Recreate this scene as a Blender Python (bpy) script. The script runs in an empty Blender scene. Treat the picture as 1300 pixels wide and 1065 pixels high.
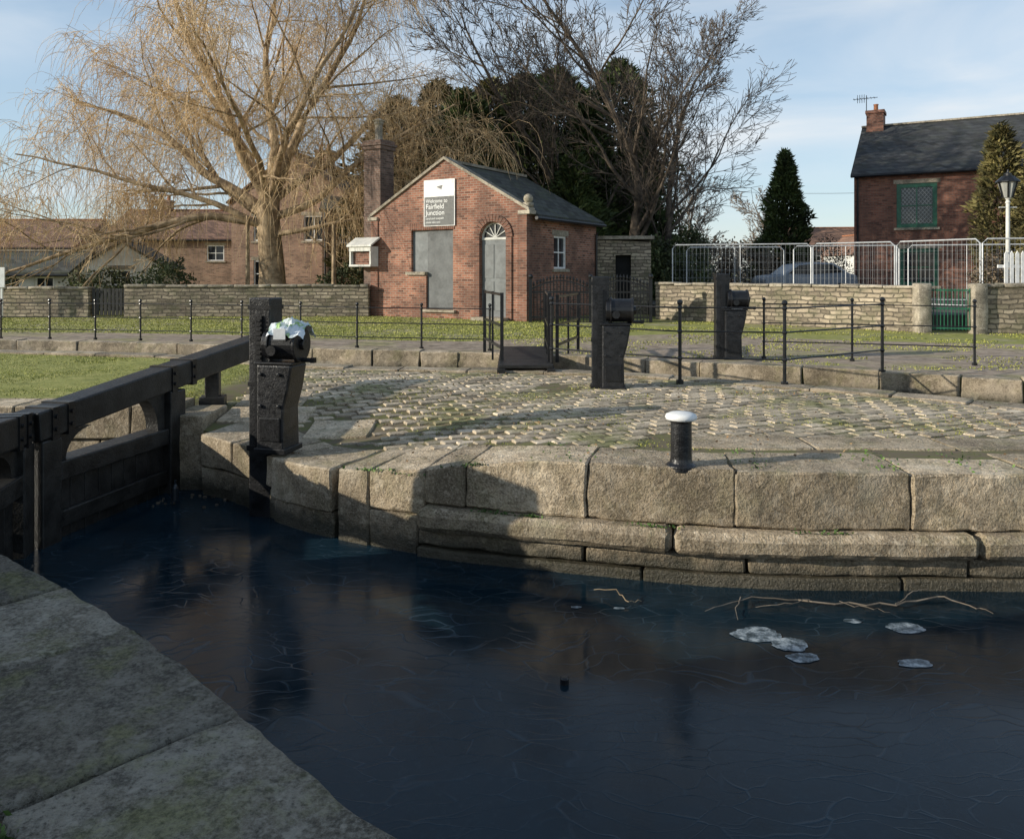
import bpy, math, random
import numpy as np
from mathutils import Vector, noise, geometry, Matrix
random.seed(7); rng=np.random.default_rng(7)
S=bpy.context.scene
# ---------------------------------------------------------------- helpers
class MB:
    def __init__(s): s.v=[]; s.f=[]; s.m=[]; s.cur=0
    def add(s,vs,fs):
        b=len(s.v); s.v+= [tuple(p) for p in vs]
        for f in fs: s.f.append(tuple(i+b for i in f)); s.m.append(s.cur)
    def box(s,x0,x1,y0,y1,z0,z1):
        s.add([(x0,y0,z0),(x1,y0,z0),(x1,y1,z0),(x0,y1,z0),(x0,y0,z1),(x1,y0,z1),(x1,y1,z1),(x0,y1,z1)],
              [(0,3,2,1),(4,5,6,7),(0,1,5,4),(1,2,6,5),(2,3,7,6),(3,0,4,7)])
    def beam(s,p0,p1,w,h,ch=0):
        p0=Vector(p0);p1=Vector(p1); d=(p1-p0).normalized()
        up=Vector((0,0,1)) if abs(d.z)<.95 else Vector((0,1,0))
        r=d.cross(up).normalized()*w/2; u=r.cross(d).normalized()*h/2
        vs=[p0-r-u,p0+r-u,p0+r+u,p0-r+u,p1-r-u,p1+r-u,p1+r+u,p1-r+u]
        s.add(vs,[(0,1,2,3),(5,4,7,6),(1,0,4,5),(2,1,5,6),(3,2,6,7),(0,3,7,4)])
    def tube(s,pts,rad,n=6,cap=True):
        pts=[Vector(p) for p in pts]; N=len(pts)
        if not hasattr(rad,'__len__'): rad=[rad]*N
        vs=[];fs=[]
        for i,p in enumerate(pts):
            d=(pts[min(i+1,N-1)]-pts[max(i-1,0)])
            d=d.normalized() if d.length>1e-9 else Vector((0,0,1))
            a=Vector((0,0,1)) if abs(d.z)<.9 else Vector((1,0,0))
            x=d.cross(a).normalized(); y=d.cross(x)
            for k in range(n):
                t=2*math.pi*k/n; vs.append(p+(x*math.cos(t)+y*math.sin(t))*rad[i])
        for i in range(N-1):
            for k in range(n):
                fs.append((i*n+k,i*n+(k+1)%n,(i+1)*n+(k+1)%n,(i+1)*n+k))
        if cap: fs.append(tuple(range(n-1,-1,-1))); fs.append(tuple((N-1)*n+k for k in range(n)))
        s.add(vs,fs)
    def lathe(s,c,prof,n=20):
        s.tube([(c[0],c[1],c[2]+z) for r,z in prof],[r for r,z in prof],n)
    def prism(s,poly,y0,y1):
        n=len(poly)
        s.add([(x,y0,z) for x,z in poly]+[(x,y1,z) for x,z in poly],
          [tuple(range(n)),tuple(range(2*n-1,n-1,-1))]+[(i,i+n,(i+1)%n+n,(i+1)%n) for i in range(n)])
    def sphere(s,c,r,n=10,sz=1):
        m=max(5,n//2+2)
        s.lathe(c,[(max(.0005,r*math.sin(math.pi*i/m)),-r*sz*math.cos(math.pi*i/m)) for i in range(m+1)],n)
    def build(s,name,mats,parent=None,loc=(0,0,0),rz=0,smooth=False,bevel=0):
        me=bpy.data.meshes.new(name); me.from_pydata(s.v,[],s.f)
        if not isinstance(mats,(list,tuple)): mats=[mats]
        for m in mats: me.materials.append(m)
        if smooth: me.polygons.foreach_set('use_smooth',[True]*len(me.polygons))
        me.update()
        o=bpy.data.objects.new(name,me); S.collection.objects.link(o)
        o.location=loc; o.rotation_euler=(0,0,rz)
        if parent: o.parent=parent
        if bevel:
            b=o.modifiers.new('b','BEVEL'); b.width=bevel; b.segments=2; b.limit_method='ANGLE'
        return o
def tri_mesh(name,V,mat,k=3,parent=None):
    n=len(V)//k
    me=bpy.data.meshes.new(name); me.vertices.add(n*k); me.vertices.foreach_set('co',V.astype(np.float32).ravel())
    me.loops.add(n*k); me.loops.foreach_set('vertex_index',np.arange(n*k,dtype=np.int32))
    me.polygons.add(n); me.polygons.foreach_set('loop_start',np.arange(0,n*k,k,dtype=np.int32))
    me.polygons.foreach_set('loop_total',np.full(n,k,dtype=np.int32))
    me.materials.append(mat); me.update(calc_edges=True); me.validate()
    o=bpy.data.objects.new(name,me); S.collection.objects.link(o)
    if parent: o.parent=parent
    return o
def empty(name,loc=(0,0,0),rz=0):
    o=bpy.data.objects.new(name,None); S.collection.objects.link(o); o.location=loc; o.rotation_euler=(0,0,rz); o.empty_display_size=.1
    return o
def block(mb,P,s0,s1,w0,w1,z0,z1,amp=.01,e=.016,res=.14,pull=.4,fr=3.0,seed=0,chip=3.5):
    def ax(a,b):
        L=b-a; ee=min(e,abs(L)*.3)
        n=max(1,int((L-2*ee)/res)); 
        return [a]+[a+ee+(L-2*ee)*i/n for i in range(n+1)]+[b]
    U=ax(s0,s1);W=ax(w0,w1)
    zmid=(z1(*P((s0+s1)/2,(w0+w1)/2)) if callable(z1) else z1)
    H=abs(zmid-z0); te=min(.3,e/max(H,.01)); nz=max(1,int((H-2*e)/res)) if H>2*e else 1
    T=[0]+[te+(1-2*te)*i/nz for i in range(nz+1)]+[1]
    nu,nw,nt=len(U),len(W),len(T); idx={}; vs=[]; fs=[]
    off=Vector((seed*3.1,seed*1.7,seed*.7))
    def g(i,j,k):
        key=(i,j,k)
        if key in idx: return idx[key]
        ei=(i==0)-(i==nu-1); ej=(j==0)-(j==nw-1); ek=(k==0)-(k==nt-1)
        c=abs(ei)+abs(ej)+abs(ek); u,w,t=U[i],W[j],T[k]
        if c>=2:
            q=e*pull*(1 if c==2 else 1.3); u+=ei*q; w+=ej*q
        x,y=P(u,w); zt=z1(x,y) if callable(z1) else z1
        z=z0+(zt-z0)*t
        if c>=2: z+=ek*e*pull
        p=Vector((x,y,z))
        if amp>0:
            n1=noise.noise_vector(p*fr+off)*amp+noise.noise_vector(p*fr*3.3+off)*amp*.5
            if k==nt-1: n1.z*=.45
            p=p+n1
            if c>=2:
                q=max(0,noise.noise(p*5+off)-.12)*amp*chip; p=p+Vector((0,0,ek*q))
        idx[key]=len(vs); vs.append(p); return idx[key]
    for i in range(nu-1):
        for j in range(nw-1):
            fs.append((g(i,j,nt-1),g(i+1,j,nt-1),g(i+1,j+1,nt-1),g(i,j+1,nt-1)))
            fs.append((g(i,j,0),g(i,j+1,0),g(i+1,j+1,0),g(i+1,j,0)))
        for k in range(nt-1):
            fs.append((g(i,0,k),g(i+1,0,k),g(i+1,0,k+1),g(i,0,k+1)))
            fs.append((g(i,nw-1,k),g(i,nw-1,k+1),g(i+1,nw-1,k+1),g(i+1,nw-1,k)))
    for j in range(nw-1):
        for k in range(nt-1):
            fs.append((g(0,j,k),g(0,j,k+1),g(0,j+1,k+1),g(0,j+1,k)))
            fs.append((g(nu-1,j,k),g(nu-1,j+1,k),g(nu-1,j+1,k+1),g(nu-1,j,k+1)))
    mb.add(vs,fs)
# ---------------------------------------------------------------- materials
class NT:
    def __init__(s,name):
        s.m=bpy.data.materials.new(name); s.m.use_nodes=True; s.t=s.m.node_tree
        s.b=s.t.nodes['Principled BSDF']
        s.co=s.t.nodes.new('ShaderNodeTexCoord').outputs['Object']
        s.geo=s.t.nodes.new('ShaderNodeNewGeometry')
    def n(s,ty,ins=None,**kw):
        nd=s.t.nodes.new(ty)
        for k,v in kw.items(): setattr(nd,k,v)
        for k,v in (ins or {}).items(): s.set(nd.inputs[k],v)
        return nd
    def set(s,sock,v):
        if isinstance(v,bpy.types.NodeSocket): s.t.links.new(v,sock)
        else:
            if hasattr(sock.default_value,'__len__') and hasattr(v,'__len__') and len(sock.default_value)==4 and len(v)==3: v=(*v,1)
            sock.default_value=v
    def noise(s,scale,detail=4,rough=.6,vec=None,dist=0):
        return s.n('ShaderNodeTexNoise',{'Vector':vec or s.co,'Scale':scale,'Detail':detail,'Roughness':rough,'Distortion':dist}).outputs['Fac']
    def ramp(s,fac,stops):
        r=s.n('ShaderNodeValToRGB',{'Fac':fac}); e=r.color_ramp.elements
        while len(e)<len(stops): e.new(.5)
        for i,(p,c) in enumerate(stops):
            e[i].position=p; c=(c,c,c) if not hasattr(c,'__len__') else c; e[i].color=(*c[:3],1)
        return r.outputs['Color']
    def mix(s,f,a,b,bl='MIX'):
        nd=s.n('ShaderNodeMix',data_type='RGBA',blend_type=bl); s.set(nd.inputs[0],f); s.set(nd.inputs[6],a); s.set(nd.inputs[7],b)
        return nd.outputs[2]
    def math(s,op,a,b=0.0,c=None):
        nd=s.n('ShaderNodeMath',operation=op); s.set(nd.inputs[0],a); s.set(nd.inputs[1],b)
        if c is not None: s.set(nd.inputs[2],c)
        return nd.outputs[0]
    def mapr(s,v,a,b,c,d):
        return s.n('ShaderNodeMapRange',{'Value':v,'From Min':a,'From Max':b,'To Min':c,'To Max':d}).outputs[0]
    def bump(s,h,st=.5,dist=.02):
        s.set(s.b.inputs['Normal'],s.n('ShaderNodeBump',{'Height':h,'Strength':st,'Distance':dist}).outputs[0])
    def out(s,col,rough=.85,**kw):
        s.set(s.b.inputs['Base Color'],col); s.set(s.b.inputs['Roughness'],rough)
        for k,v in kw.items(): s.set(s.b.inputs[k.replace('_',' ')],v)
        return s.m
def C(c,k): return tuple(min(1,x*k) for x in c)
def plain(name,c,rough=.8,var=.25,scale=4,bump=.2,metal=0,island=0):
    t=NT(name); f=t.noise(scale,4,.65); col=t.ramp(f,[(.38,C(c,1-var)),(.62,C(c,1+var))])
    f2=t.noise(scale*9,2,.6)
    if island: 
        col=t.mix(1.0,col,t.ramp(t.geo.outputs['Random Per Island'],[(0,1-island),(1,1.0)]),'MULTIPLY')
    if bump>.25: t.bump(t.math('ADD',f,t.math('MULTIPLY',f2,.5)),bump,.01)
    return t.out(col,t.mapr(f2,.3,.7,max(.02,rough-.1),min(1,rough+.1)),Metallic=metal)
def brickmat(name,c1,c2,mortar,w=.225,h=.075,ms=.012,dist=0.0,soot=.5,bump=.5,mossy=0,dk=.35,pale=.3):
    t=NT(name); sp=t.n('ShaderNodeSeparateXYZ',{0:t.co})
    u=t.math('ADD',sp.outputs[0],sp.outputs[1]); 
    v=t.n('ShaderNodeCombineXYZ',{0:u,1:sp.outputs[2]}).outputs[0]
    if dist:
        nz=t.n('ShaderNodeTexNoise',{'Vector':v,'Scale':3.0,'Detail':2}).outputs['Color']
        nz=t.n('ShaderNodeVectorMath',{0:nz,1:(.5,.5,.5)},operation='SUBTRACT').outputs[0]
        nz=t.n('ShaderNodeVectorMath',{0:nz,1:(dist*3.5,dist*1.2,dist)},operation='MULTIPLY').outputs[0]
        v=t.n('ShaderNodeVectorMath',{0:v,1:nz},operation='ADD').outputs[0]
    b=t.n('ShaderNodeTexBrick',{'Vector':v,'Scale':1.0,'Brick Width':w,'Row Height':h,'Mortar Size':ms,'Mortar Smooth':.3,'Bias':0.0,
        'Color1':c1,'Color2':c2,'Mortar':mortar})
    v2=t.n('ShaderNodeVectorMath',{0:v,1:(w*40,h*36,0)},operation='ADD').outputs[0]
    b2=t.n('ShaderNodeTexBrick',{'Vector':v2,'Scale':1.0,'Brick Width':w,'Row Height':h,'Mortar Size':0.0,'Bias':0.0,'Color1':(0,0,0),'Color2':(1,1,1),'Mortar':(0,0,0)}).outputs['Color']
    big=t.noise(.8,4,.65); fine=t.noise(14,3,.7)
    col=t.mix(t.mapr(b2,.0,.36,.9,0),b.outputs['Color'],C(c1,dk))
    col=t.mix(t.mapr(b2,.78,1.0,0,pale),col,C(c2,1.5))
    col=t.mix(t.mapr(b.outputs['Fac'],.2,1,0,.75),col,mortar)
    col=t.mix(t.mapr(big,.42,.60,0,soot),col,(.035,.028,.024))
    col=t.mix(t.mapr(fine,.35,.7,0,.25),col,C(c2,1.2))
    if mossy:
        col=t.mix(t.mapr(t.noise(2,4,.7),.48,.6,0,mossy),col,(.085,.10,.04))
    if bump: t.bump(t.math('ADD',t.math('MULTIPLY',b.outputs['Fac'],-1.0),t.math('MULTIPLY',fine,.4)),bump,.02)
    return t.out(col,.9)
def stonemat(name,base,dark,light,wetz=None,moss=.4,island=.35,scale=1.6,mscale=2.5,bst=.9,mc=1.0,side=0):
    t=NT(name); P=t.geo.outputs['Position']
    big=t.noise(scale,4,.7,P); mid=t.noise(scale*5,5,.75,P); fine=t.noise(55,3,.75,P)
    col=t.ramp(big,[(.38,dark),(.5,base),(.64,light)])
    col=t.mix(t.mapr(mid,.47,.64,0,.75),col,C(dark,.8))
    col=t.mix(t.mapr(fine,.46,.64,0,.6),col,C(light,1.15))
    col=t.mix(t.mapr(fine,.44,.34,0,.7),col,C(dark,.5))
    lich=t.noise(13,2,.6,P); col=t.mix(t.mapr(lich,.60,.66,0,.6),col,C(light,1.25))
    col=t.mix(1.0,col,t.ramp(t.geo.outputs['Random Per Island'],[(0,1-island),(1,1.12)]),'MULTIPLY')
    up=t.n('ShaderNodeSeparateXYZ',{0:t.geo.outputs['True Normal']}).outputs[2]
    if side:   # shade painted into side faces as darker brown, against paler worn tops
        side_shade=t.mapr(up,.75,.35,0,1); g2=t.math('MULTIPLY',side_shade,t.mapr(big,.36,.62,side,side*.45))
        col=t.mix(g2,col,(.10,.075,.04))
    mm=t.math('MULTIPLY',t.mapr(t.noise(mscale,5,.75,P),.50,.62,0,1),t.mapr(up,-.2,.7,.35,1))
    col=t.mix(t.math('MULTIPLY',mm,moss),col,t.mix(t.mapr(fine,.4,.6,0,1),C((.085,.09,.022),mc),C((.20,.20,.06),mc)))
    rough=.88
    if wetz is not None:
        z=t.n('ShaderNodeSeparateXYZ',{0:P}).outputs[2]
        zz=t.math('ADD',z,t.mapr(mid,.3,.7,-.08,.08))
        wet=t.mapr(zz,wetz,wetz+.14,1,0)
        col=t.mix(t.math('MULTIPLY',wet,.85),col,(.024,.024,.013)); rough=t.mapr(wet,0,1,.88,.4)
    if bst: t.bump(t.math('ADD',mid,t.math('MULTIPLY',fine,.6)),bst,.035)
    return t.out(col,rough)
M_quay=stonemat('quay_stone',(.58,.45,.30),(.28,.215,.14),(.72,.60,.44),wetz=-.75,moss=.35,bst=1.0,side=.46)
M_near=stonemat('bank_stone',(.20,.175,.13),(.085,.075,.055),(.32,.295,.24),wetz=-.7,moss=.6,scale=1.5,mscale=1.7,bst=1.0)  # stone tones darkened and browned to include the bank's shade
M_sett=stonemat('sett_stone',(.52,.42,.29),(.30,.235,.155),(.66,.55,.41),moss=.75,island=.45,scale=.9,mscale=.8,bst=0,mc=1.25)
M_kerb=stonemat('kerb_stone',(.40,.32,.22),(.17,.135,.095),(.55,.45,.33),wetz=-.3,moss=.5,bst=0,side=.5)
M_cop=stonemat('wall_coping_stone',(.35,.30,.23),(.17,.145,.11),(.48,.42,.33),moss=.35,bst=0)
M_brick=brickmat('weathered_brick',(.26,.088,.05),(.38,.165,.10),(.36,.29,.23),soot=.62,pale=.45,dk=.28)
M_brick_dk=brickmat('dark_brick',(.19,.068,.04),(.28,.12,.075),(.24,.19,.15),soot=.55,bump=0)
M_chim=brickmat('sooty_chimney_brick',(.15,.085,.06),(.25,.15,.11),(.22,.19,.16),soot=.6,bump=0)
M_brick_rh=brickmat('red_house_brick',(.19,.066,.042),(.29,.12,.073),(.17,.135,.11),soot=.5,bump=0)
M_brick_far=brickmat('far_brick',(.28,.155,.105),(.37,.22,.15),(.34,.28,.22),soot=.45,bump=0)
M_rubble=brickmat('rubble_sandstone',(.33,.265,.185),(.47,.39,.285),(.09,.075,.055),w=.31,h=.12,ms=.02,dist=.10,soot=.5,bump=1.0,mossy=.35,dk=.4,pale=.45)
M_slate=brickmat('roof_slate',(.055,.06,.055),(.095,.10,.09),(.02,.02,.02),w=.3,h=.17,ms=.012,soot=.3,mossy=.35,bump=0)
M_slate2=brickmat('dark_roof_slate',(.035,.038,.042),(.06,.064,.068),(.015,.015,.015),w=.3,h=.17,ms=.012,soot=.3,mossy=.1,bump=0)
M_tile=brickmat('roof_tile',(.20,.11,.075),(.29,.165,.11),(.09,.05,.03),w=.25,h=.2,ms=.015,soot=.35,bump=0)
M_black=plain('black_paint_timber',(.013,.013,.014),.36,.6,7,.6)
M_wood=plain('black_tarred_timber',(.016,.015,.0135),.48,.6,6,.7)
M_blackiron=plain('black_iron',(.010,.010,.011),.35,.4,9,.2)
M_white=plain('white_paint',(.8,.79,.76),.6,.12,9,.2)
M_grey=plain('grey_board',(.17,.18,.18),.7,.25,1.5,.2)
M_lgrey=plain('light_grey_render',(.62,.61,.56),.8,.2,1.5,.2)
M_dark=plain('dark_interior',(.012,.012,.012),.9,.2,3,0)
M_galv=plain('galvanised_steel',(.6,.61,.61),.45,.15,6,0,metal=.3)
M_wire=plain('galvanised_wire',(.34,.35,.35),.5,.15,6,0,metal=.3)
M_green=plain('green_paint',(.015,.11,.06),.45,.25,6,.1)
M_asph=plain('asphalt',(.085,.08,.072),.9,.3,2,.2)
M_terr=plain('terracotta',(.38,.15,.07),.85,.2,6,.2)
t=NT('window_glass'); M_glass=t.out((.02,.025,.03),.06)
t=NT('car_paint_silver'); M_car=t.out((.22,.25,.29),.35)
t=NT('rubber'); M_rub=t.out((.02,.02,.02),.8)
def bark(name,a,b):
    t=NT(name); f=t.noise(3,3,.7); return t.out(t.ramp(f,[(.38,a),(.62,b)]),.9)
M_wbark=bark('willow_bark',(.18,.125,.07),(.46,.34,.21))
M_wtwig=bark('willow_twig',(.50,.34,.17),(.80,.60,.36))
M_bark=bark('bare_tree_bark',(.05,.04,.032),(.19,.145,.105))
M_bark2=bark('far_tree_bark',(.17,.13,.10),(.34,.27,.20))
def leafmat(name,cols,lo=.45,hi=1.35):
    t=NT(name); r=t.geo.outputs['Random Per Island']
    f=t.noise(.8,2,.7,t.geo.outputs['Position'])
    col=t.ramp(r,[(i/(len(cols)-1),c) for i,c in enumerate(cols)])
    col=t.mix(1.0,col,t.ramp(f,[(.38,lo),(.62,hi)]),'MULTIPLY')
    return t.out(col,.75)
M_conif=leafmat('conifer_foliage',[(.03,.05,.015),(.075,.11,.028),(.14,.17,.05)])
M_conif2=leafmat('bronze_conifer_foliage',[(.06,.06,.018),(.14,.12,.036),(.22,.18,.065)])
M_ivy=leafmat('hedge_foliage',[(.03,.05,.015),(.07,.09,.028),(.13,.14,.055)])
M_brownshrub=leafmat('brown_shrub',[(.08,.06,.04),(.16,.12,.08),(.24,.18,.12)])
M_blade=leafmat('grass_blades',[(.17,.19,.03),(.28,.29,.055),(.42,.40,.11)],.8,1.15)
M_weed=leafmat('weed_leaves',[(.05,.11,.02),(.10,.19,.03),(.14,.2,.06)])
M_dead=leafmat('dead_leaves',[(.10,.05,.02),(.24,.14,.06),(.32,.22,.11)])
def groundmat(name,kind):
    t=NT(name); P=t.geo.outputs['Position']; a=t.noise(.5,4,.7,P); b=t.noise(4,4,.75,P)
    grass=t.ramp(b,[(.36,(.18,.19,.036)),(.52,(.27,.275,.06)),(.66,(.38,.345,.11))])
    dirt=t.ramp(b,[(.36,(.19,.155,.11)),(.52,(.34,.285,.22)),(.66,(.46,.39,.31))])
    if kind=='island':
        sx=t.n('ShaderNodeSeparateXYZ',{0:P}); 
        g=t.mapr(t.math('ADD',sx.outputs[0],t.math('MULTIPLY',a,1.2)),-3.1,-3.5,0,1)
        g2=t.mapr(sx.outputs[1],9.25,9.5,0,1); mk=t.math('MULTIPLY',g,g2)
        base=t.mix(t.mapr(b,.44,.58,0,.8),(.15,.115,.07),(.13,.135,.035))
        col=t.mix(mk,base,grass)
    elif kind=='path':
        col=t.mix(t.mapr(a,.5,.6,0,.45),t.mix(1,dirt,(1.0,.93,.9),'MULTIPLY'),grass)
    else:
        col=t.mix(t.mapr(a,.5,.62,0,.6),grass,dirt)
    return t.out(col,.95)
M_isl=groundmat('island_ground','island'); M_far=groundmat('far_ground','far'); M_path=groundmat('path_gravel','path')
# water under thin frosted ice
t=NT('icy_canal_water'); P=t.geo.outputs['Position']
wv=t.n('ShaderNodeTexNoise',{'Vector':P,'Scale':1.1,'Detail':3}).outputs['Color']
wp=t.n('ShaderNodeVectorMath',{0:t.n('ShaderNodeVectorMath',{0:wv,1:(1.0,.8,0)},operation='MULTIPLY').outputs[0],1:P},operation='ADD').outputs[0]
def crack(rot,sx,sy,sc,wd):
    v=t.n('ShaderNodeTexVoronoi',{'Vector':t.n('ShaderNodeMapping',{'Vector':wp,'Rotation':(0,0,rot),'Scale':(sx,sy,1)}).outputs[0],'Scale':sc},feature='DISTANCE_TO_EDGE').outputs['Distance']
    return t.mapr(v,0,wd,1,0)
pn=t.noise(.9,3,.6,P)
lines=t.math('ADD',t.math('MULTIPLY',crack(.6,1,3.5,2.4,.03),t.mapr(pn,.48,.6,0,1)),t.math('MULTIPLY',crack(-.5,1,3,3.1,.03),t.mapr(pn,.54,.42,0,1)))
fr=t.noise(1.0,5,.7,P); gr=t.noise(30,4,.75,P)
fog=t.mapr(fr,.40,.60,.25,1)
col=t.mix(t.math('MULTIPLY',lines,.22),t.mix(fog,(.004,.012,.018),(.008,.024,.037)),(.09,.14,.18))
col=t.mix(t.math('MULTIPLY',fog,t.mapr(gr,.54,.70,0,.22)),col,(.05,.085,.105))
hh=t.math('ADD',t.math('MULTIPLY',lines,.35),t.math('ADD',t.math('MULTIPLY',t.noise(5,3,.6,wp),.3),t.math('MULTIPLY',gr,.14)))
t.bump(hh,.14,.02)
M_water=t.out(col,t.math('ADD',t.mapr(fr,.38,.62,.07,.24),t.math('MULTIPLY',lines,.08)),IOR=1.31)
t=NT('still_water'); M_water2=t.out((.008,.01,.009),.06,IOR=1.33)
t=NT('white_ice'); f=t.noise(18,4,.75,t.geo.outputs['Position'])
M_ice=t.out(t.ramp(f,[(.38,(.03,.05,.06)),(.5,(.16,.20,.23)),(.62,(.42,.47,.49))]),.4)
# ---------------------------------------------------------------- plan curves
def sst(a,b,x):
    t=np.clip((x-a)/(b-a),0,1); return t*t*(3-2*t)
def h(x,y): return float(-.25*sst(.6,-1.9,x)*sst(10.5,7.6,y)*sst(-4.6,-3.4,x)+.016*noise.noise(Vector((x*.9,y*.9,0)))-.022)
XS=np.arange(-40,90,.05)
def curve(px,py,k=7):
    y=np.interp(XS,px,py); ker=np.ones(k)/k; yy=np.convolve(np.pad(y,k//2,mode='edge'),ker,'valid')
    return lambda x:float(np.interp(x,XS,yy))
Yq=curve([-40,-3.75,-3.6,-3.25,-2.75,-2.15,-1.5,-.72,.31,1.37,2.05,3.8,6,90],[8.7,8.7,8.5,8.3,8.0,7.3,6.9,6.53,6.23,5.95,5.87,5.84,5.8,5.8],15)
Yn=curve([-40,-10,-6,-3,.6,2.5,4.1,5.15,6,10,90],[15.6,15.1,14.2,12.6,12.0,11.3,10.2,9.5,8.6,7.4,7.3],21)
Yf=curve([-40,-10,-6,-3,-.7,2.6,4.8,6.2,7,10,20,90],[17.2,16.8,16,14.7,14.3,13,12,11.2,10.7,9.7,9,9],21)
def path_fn(pts,side=1):
    pts=[Vector((p[0],p[1])) for p in pts]; cum=[0]
    for a,b in zip(pts,pts[1:]): cum.append(cum[-1]+(b-a).length)
    px=np.array([p.x for p in pts]);py=np.array([p.y for p in pts]);cum=np.array(cum)
    def P(s,w):
        x=np.interp(s,cum,px);y=np.interp(s,cum,py)
        x1=np.interp(s+.15,cum,px);y1=np.interp(s+.15,cum,py);x0=np.interp(s-.15,cum,px);y0=np.interp(s-.15,cum,py)
        dx,dy=x1-x0,y1-y0; L=math.hypot(dx,dy) or 1
        return (x-side*dy/L*w, y+side*dx/L*w)
    return P,float(cum[-1])
def course(mb,P,s0,s1,w0,w1,z0,z1,lens,gap=.012,amp=.012,wj=0,zj=.008,**kw):
    s=s0
    while s<s1-.05:
        L=lens[0]+random.random()*(lens[1]-lens[0]); e=min(s+L,s1)
        if s1-e<lens[0]*.5: e=s1
        dz=random.uniform(-zj,zj); dw=random.uniform(-wj,wj)
        zt=(lambda x,y,dz=dz:(z1(x,y) if callable(z1) else z1)+dz)
        block(mb,P,s+gap/2,e-gap/2,w0+dw,w1,z0,zt,amp,seed=random.random()*50,**kw); s=e
# ---------------------------------------------------------------- terrain
def sheet(name,mat,xs,ya,yb,rows,zf,skirt=(0,0),pw=1.0):
    mb=MB(); nr=rows+1
    for x in xs:
        a,b=ya(x),yb(x)
        for j in range(nr):
            y=a+(b-a)*(j/rows)**pw; mb.v.append((x,y,zf(x,y)))
    n=len(xs)
    for i in range(n-1):
        for j in range(rows):
            mb.f.append((i*nr+j,(i+1)*nr+j,(i+1)*nr+j+1,i*nr+j+1)); mb.m.append(0)
    for side,zz in ((0,skirt[0]),(rows,skirt[1])):
        if zz:
            b=len(mb.v)
            for i in range(n):
                p=mb.v[i*nr+side]; mb.v.append((p[0],p[1],zz))
            for i in range(n-1): mb.f.append((i*nr+side,(i+1)*nr+side,b+i+1,b+i)); mb.m.append(0)
    return mb.build(name,mat,smooth=False)
xs=[-40,-25,-15,-12,-10,-8]+list(np.arange(-7,10,.2))+[11,13,16,20,30,45,80]
sheet('island_ground',M_isl,xs,lambda x:Yq(x)+.15,lambda x:Yn(x)-.1,40,lambda x,y:h(x,y)+.008,(-1.6,-1.6))
xs2=[-500,-200,-90,-40,-25,-18]+list(np.arange(-14,16,.5))+[18,25,45,90,200,500]
sheet('ground',M_far,xs2,lambda x:Yf(x)+.1,lambda x:700,40,lambda x,y:-.004,(-1.6,0),pw=3.0)
xs3=list(np.arange(-36,30,.5))
sheet('towpath',M_path,xs3,lambda x:Yf(x)+.45,lambda x:Yf(x)+2.6+max(0,min(4,(x+1)*.8)),4,lambda x,y:.004)
mb=MB(); mb.add([(-60,-60,-.85),(90,-60,-.85),(90,10,-.85),(-60,10,-.85)],[(0,1,2,3)]); mb.build('canal_water',M_water)
sheet('bywash_water',M_water2,xs,lambda x:Yn(x)-.15,lambda x:Yf(x)+.15,1,lambda x,y:-.36)
# near bank
EDGE=[(-3.65,4.9),(-2.75,4.22),(-2.2,3.81),(-1.66,3.36),(-1.3,3.03),(-.97,2.72),(-.655,2.40),(-.33,2.10),(.3,1.52),(7.0,-4.3)]
mb=MB(); poly=[(-60,4.75),(-3.72,4.65),(6.9,-4.43),(12,-60),(-60,-60)]
mb.add([(x,y,-.03) for x,y in poly]+[(x,y,-1.6) for x,y in poly],[(0,1,2,3,4)]+[(0,5,6,1),(1,6,7,2),(2,7,8,3)])
mb.build('near_bank_ground',M_isl)
Pn,L=path_fn(EDGE,-1); P=Pn
mb=MB()
course(mb,P,-.0,L-.1,.0,.70,-.36,-.002,(.7,1.25),amp=.018,res=.05,gap=.02,e=.016,fr=3.4,wj=.015,zj=.012)
course(mb,P,-.3,L,.73,1.3,-.2,-.004,(.55,1.1),amp=.018,res=.06,gap=.024,e=.016,fr=3.4,zj=.014)
course(mb,P,-.9,L,1.33,2.2,-.2,-.008,(.55,1.1),amp=.018,res=.10,gap=.03)
course(mb,P,0,L,.03,.5,-.75,-.39,(1,1.4),amp=.02,res=.2); course(mb,P,0,L,.03,.5,-1.2,-.77,(1,1.4),amp=.02,res=.25)
P2,L2=path_fn([(-14,4.9),(-3.7,4.9)],-1)
course(mb,P2,0,L2,0,.8,-.36,.0,(1.1,1.7)); course(mb,P2,0,L2,.03,.5,-1.2,-.38,(1,1.6),amp=.02,res=.25)
mb.build('near_bank_paving',M_near,smooth=True)
# far quay
qx=list(np.arange(-3.3,9.01,.1)); P,L=path_fn([(x,Yq(x)) for x in qx])
def s_at(x):
    return float(min(np.arange(0,L,.02),key=lambda s:abs(P(s,0)[0]-x)))
top=lambda x,y:h(x,y)+.020
sA=s_at(-2.25); sG=s_at(-1.55); sR=s_at(-.78)
mb=MB(); kq=dict(e=.014,res=.055,fr=3.4,pull=.5)
course(mb,P,0,sA-.02,0,.7,-.55,top,(.45,.7),amp=.014); course(mb,P,0,sA-.02,.02,.5,-1.2,-.57,(.5,.8),amp=.02)
block(mb,P,sA,sG-.03,-.03,.7,-.62,top,.014,seed=3,**kq); block(mb,P,sA,sG-.03,.0,.5,-1.2,-.632,.014,seed=4,**kq)
block(mb,P,sG+.03,sG+.36,-.01,.75,-1.2,top,.014,seed=5,**kq)
block(mb,P,sG+.37,sR+.05,0,.8,-.53,top,.014,seed=6,**kq); block(mb,P,sG+.37,sR-.0,.0,.5,-1.2,-.54,.014,seed=7,**kq)
block(mb,P,sR+.058,sR+.42,-.0,.75,-.42,top,.014,seed=8,**kq)
s=sR+.427
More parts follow.
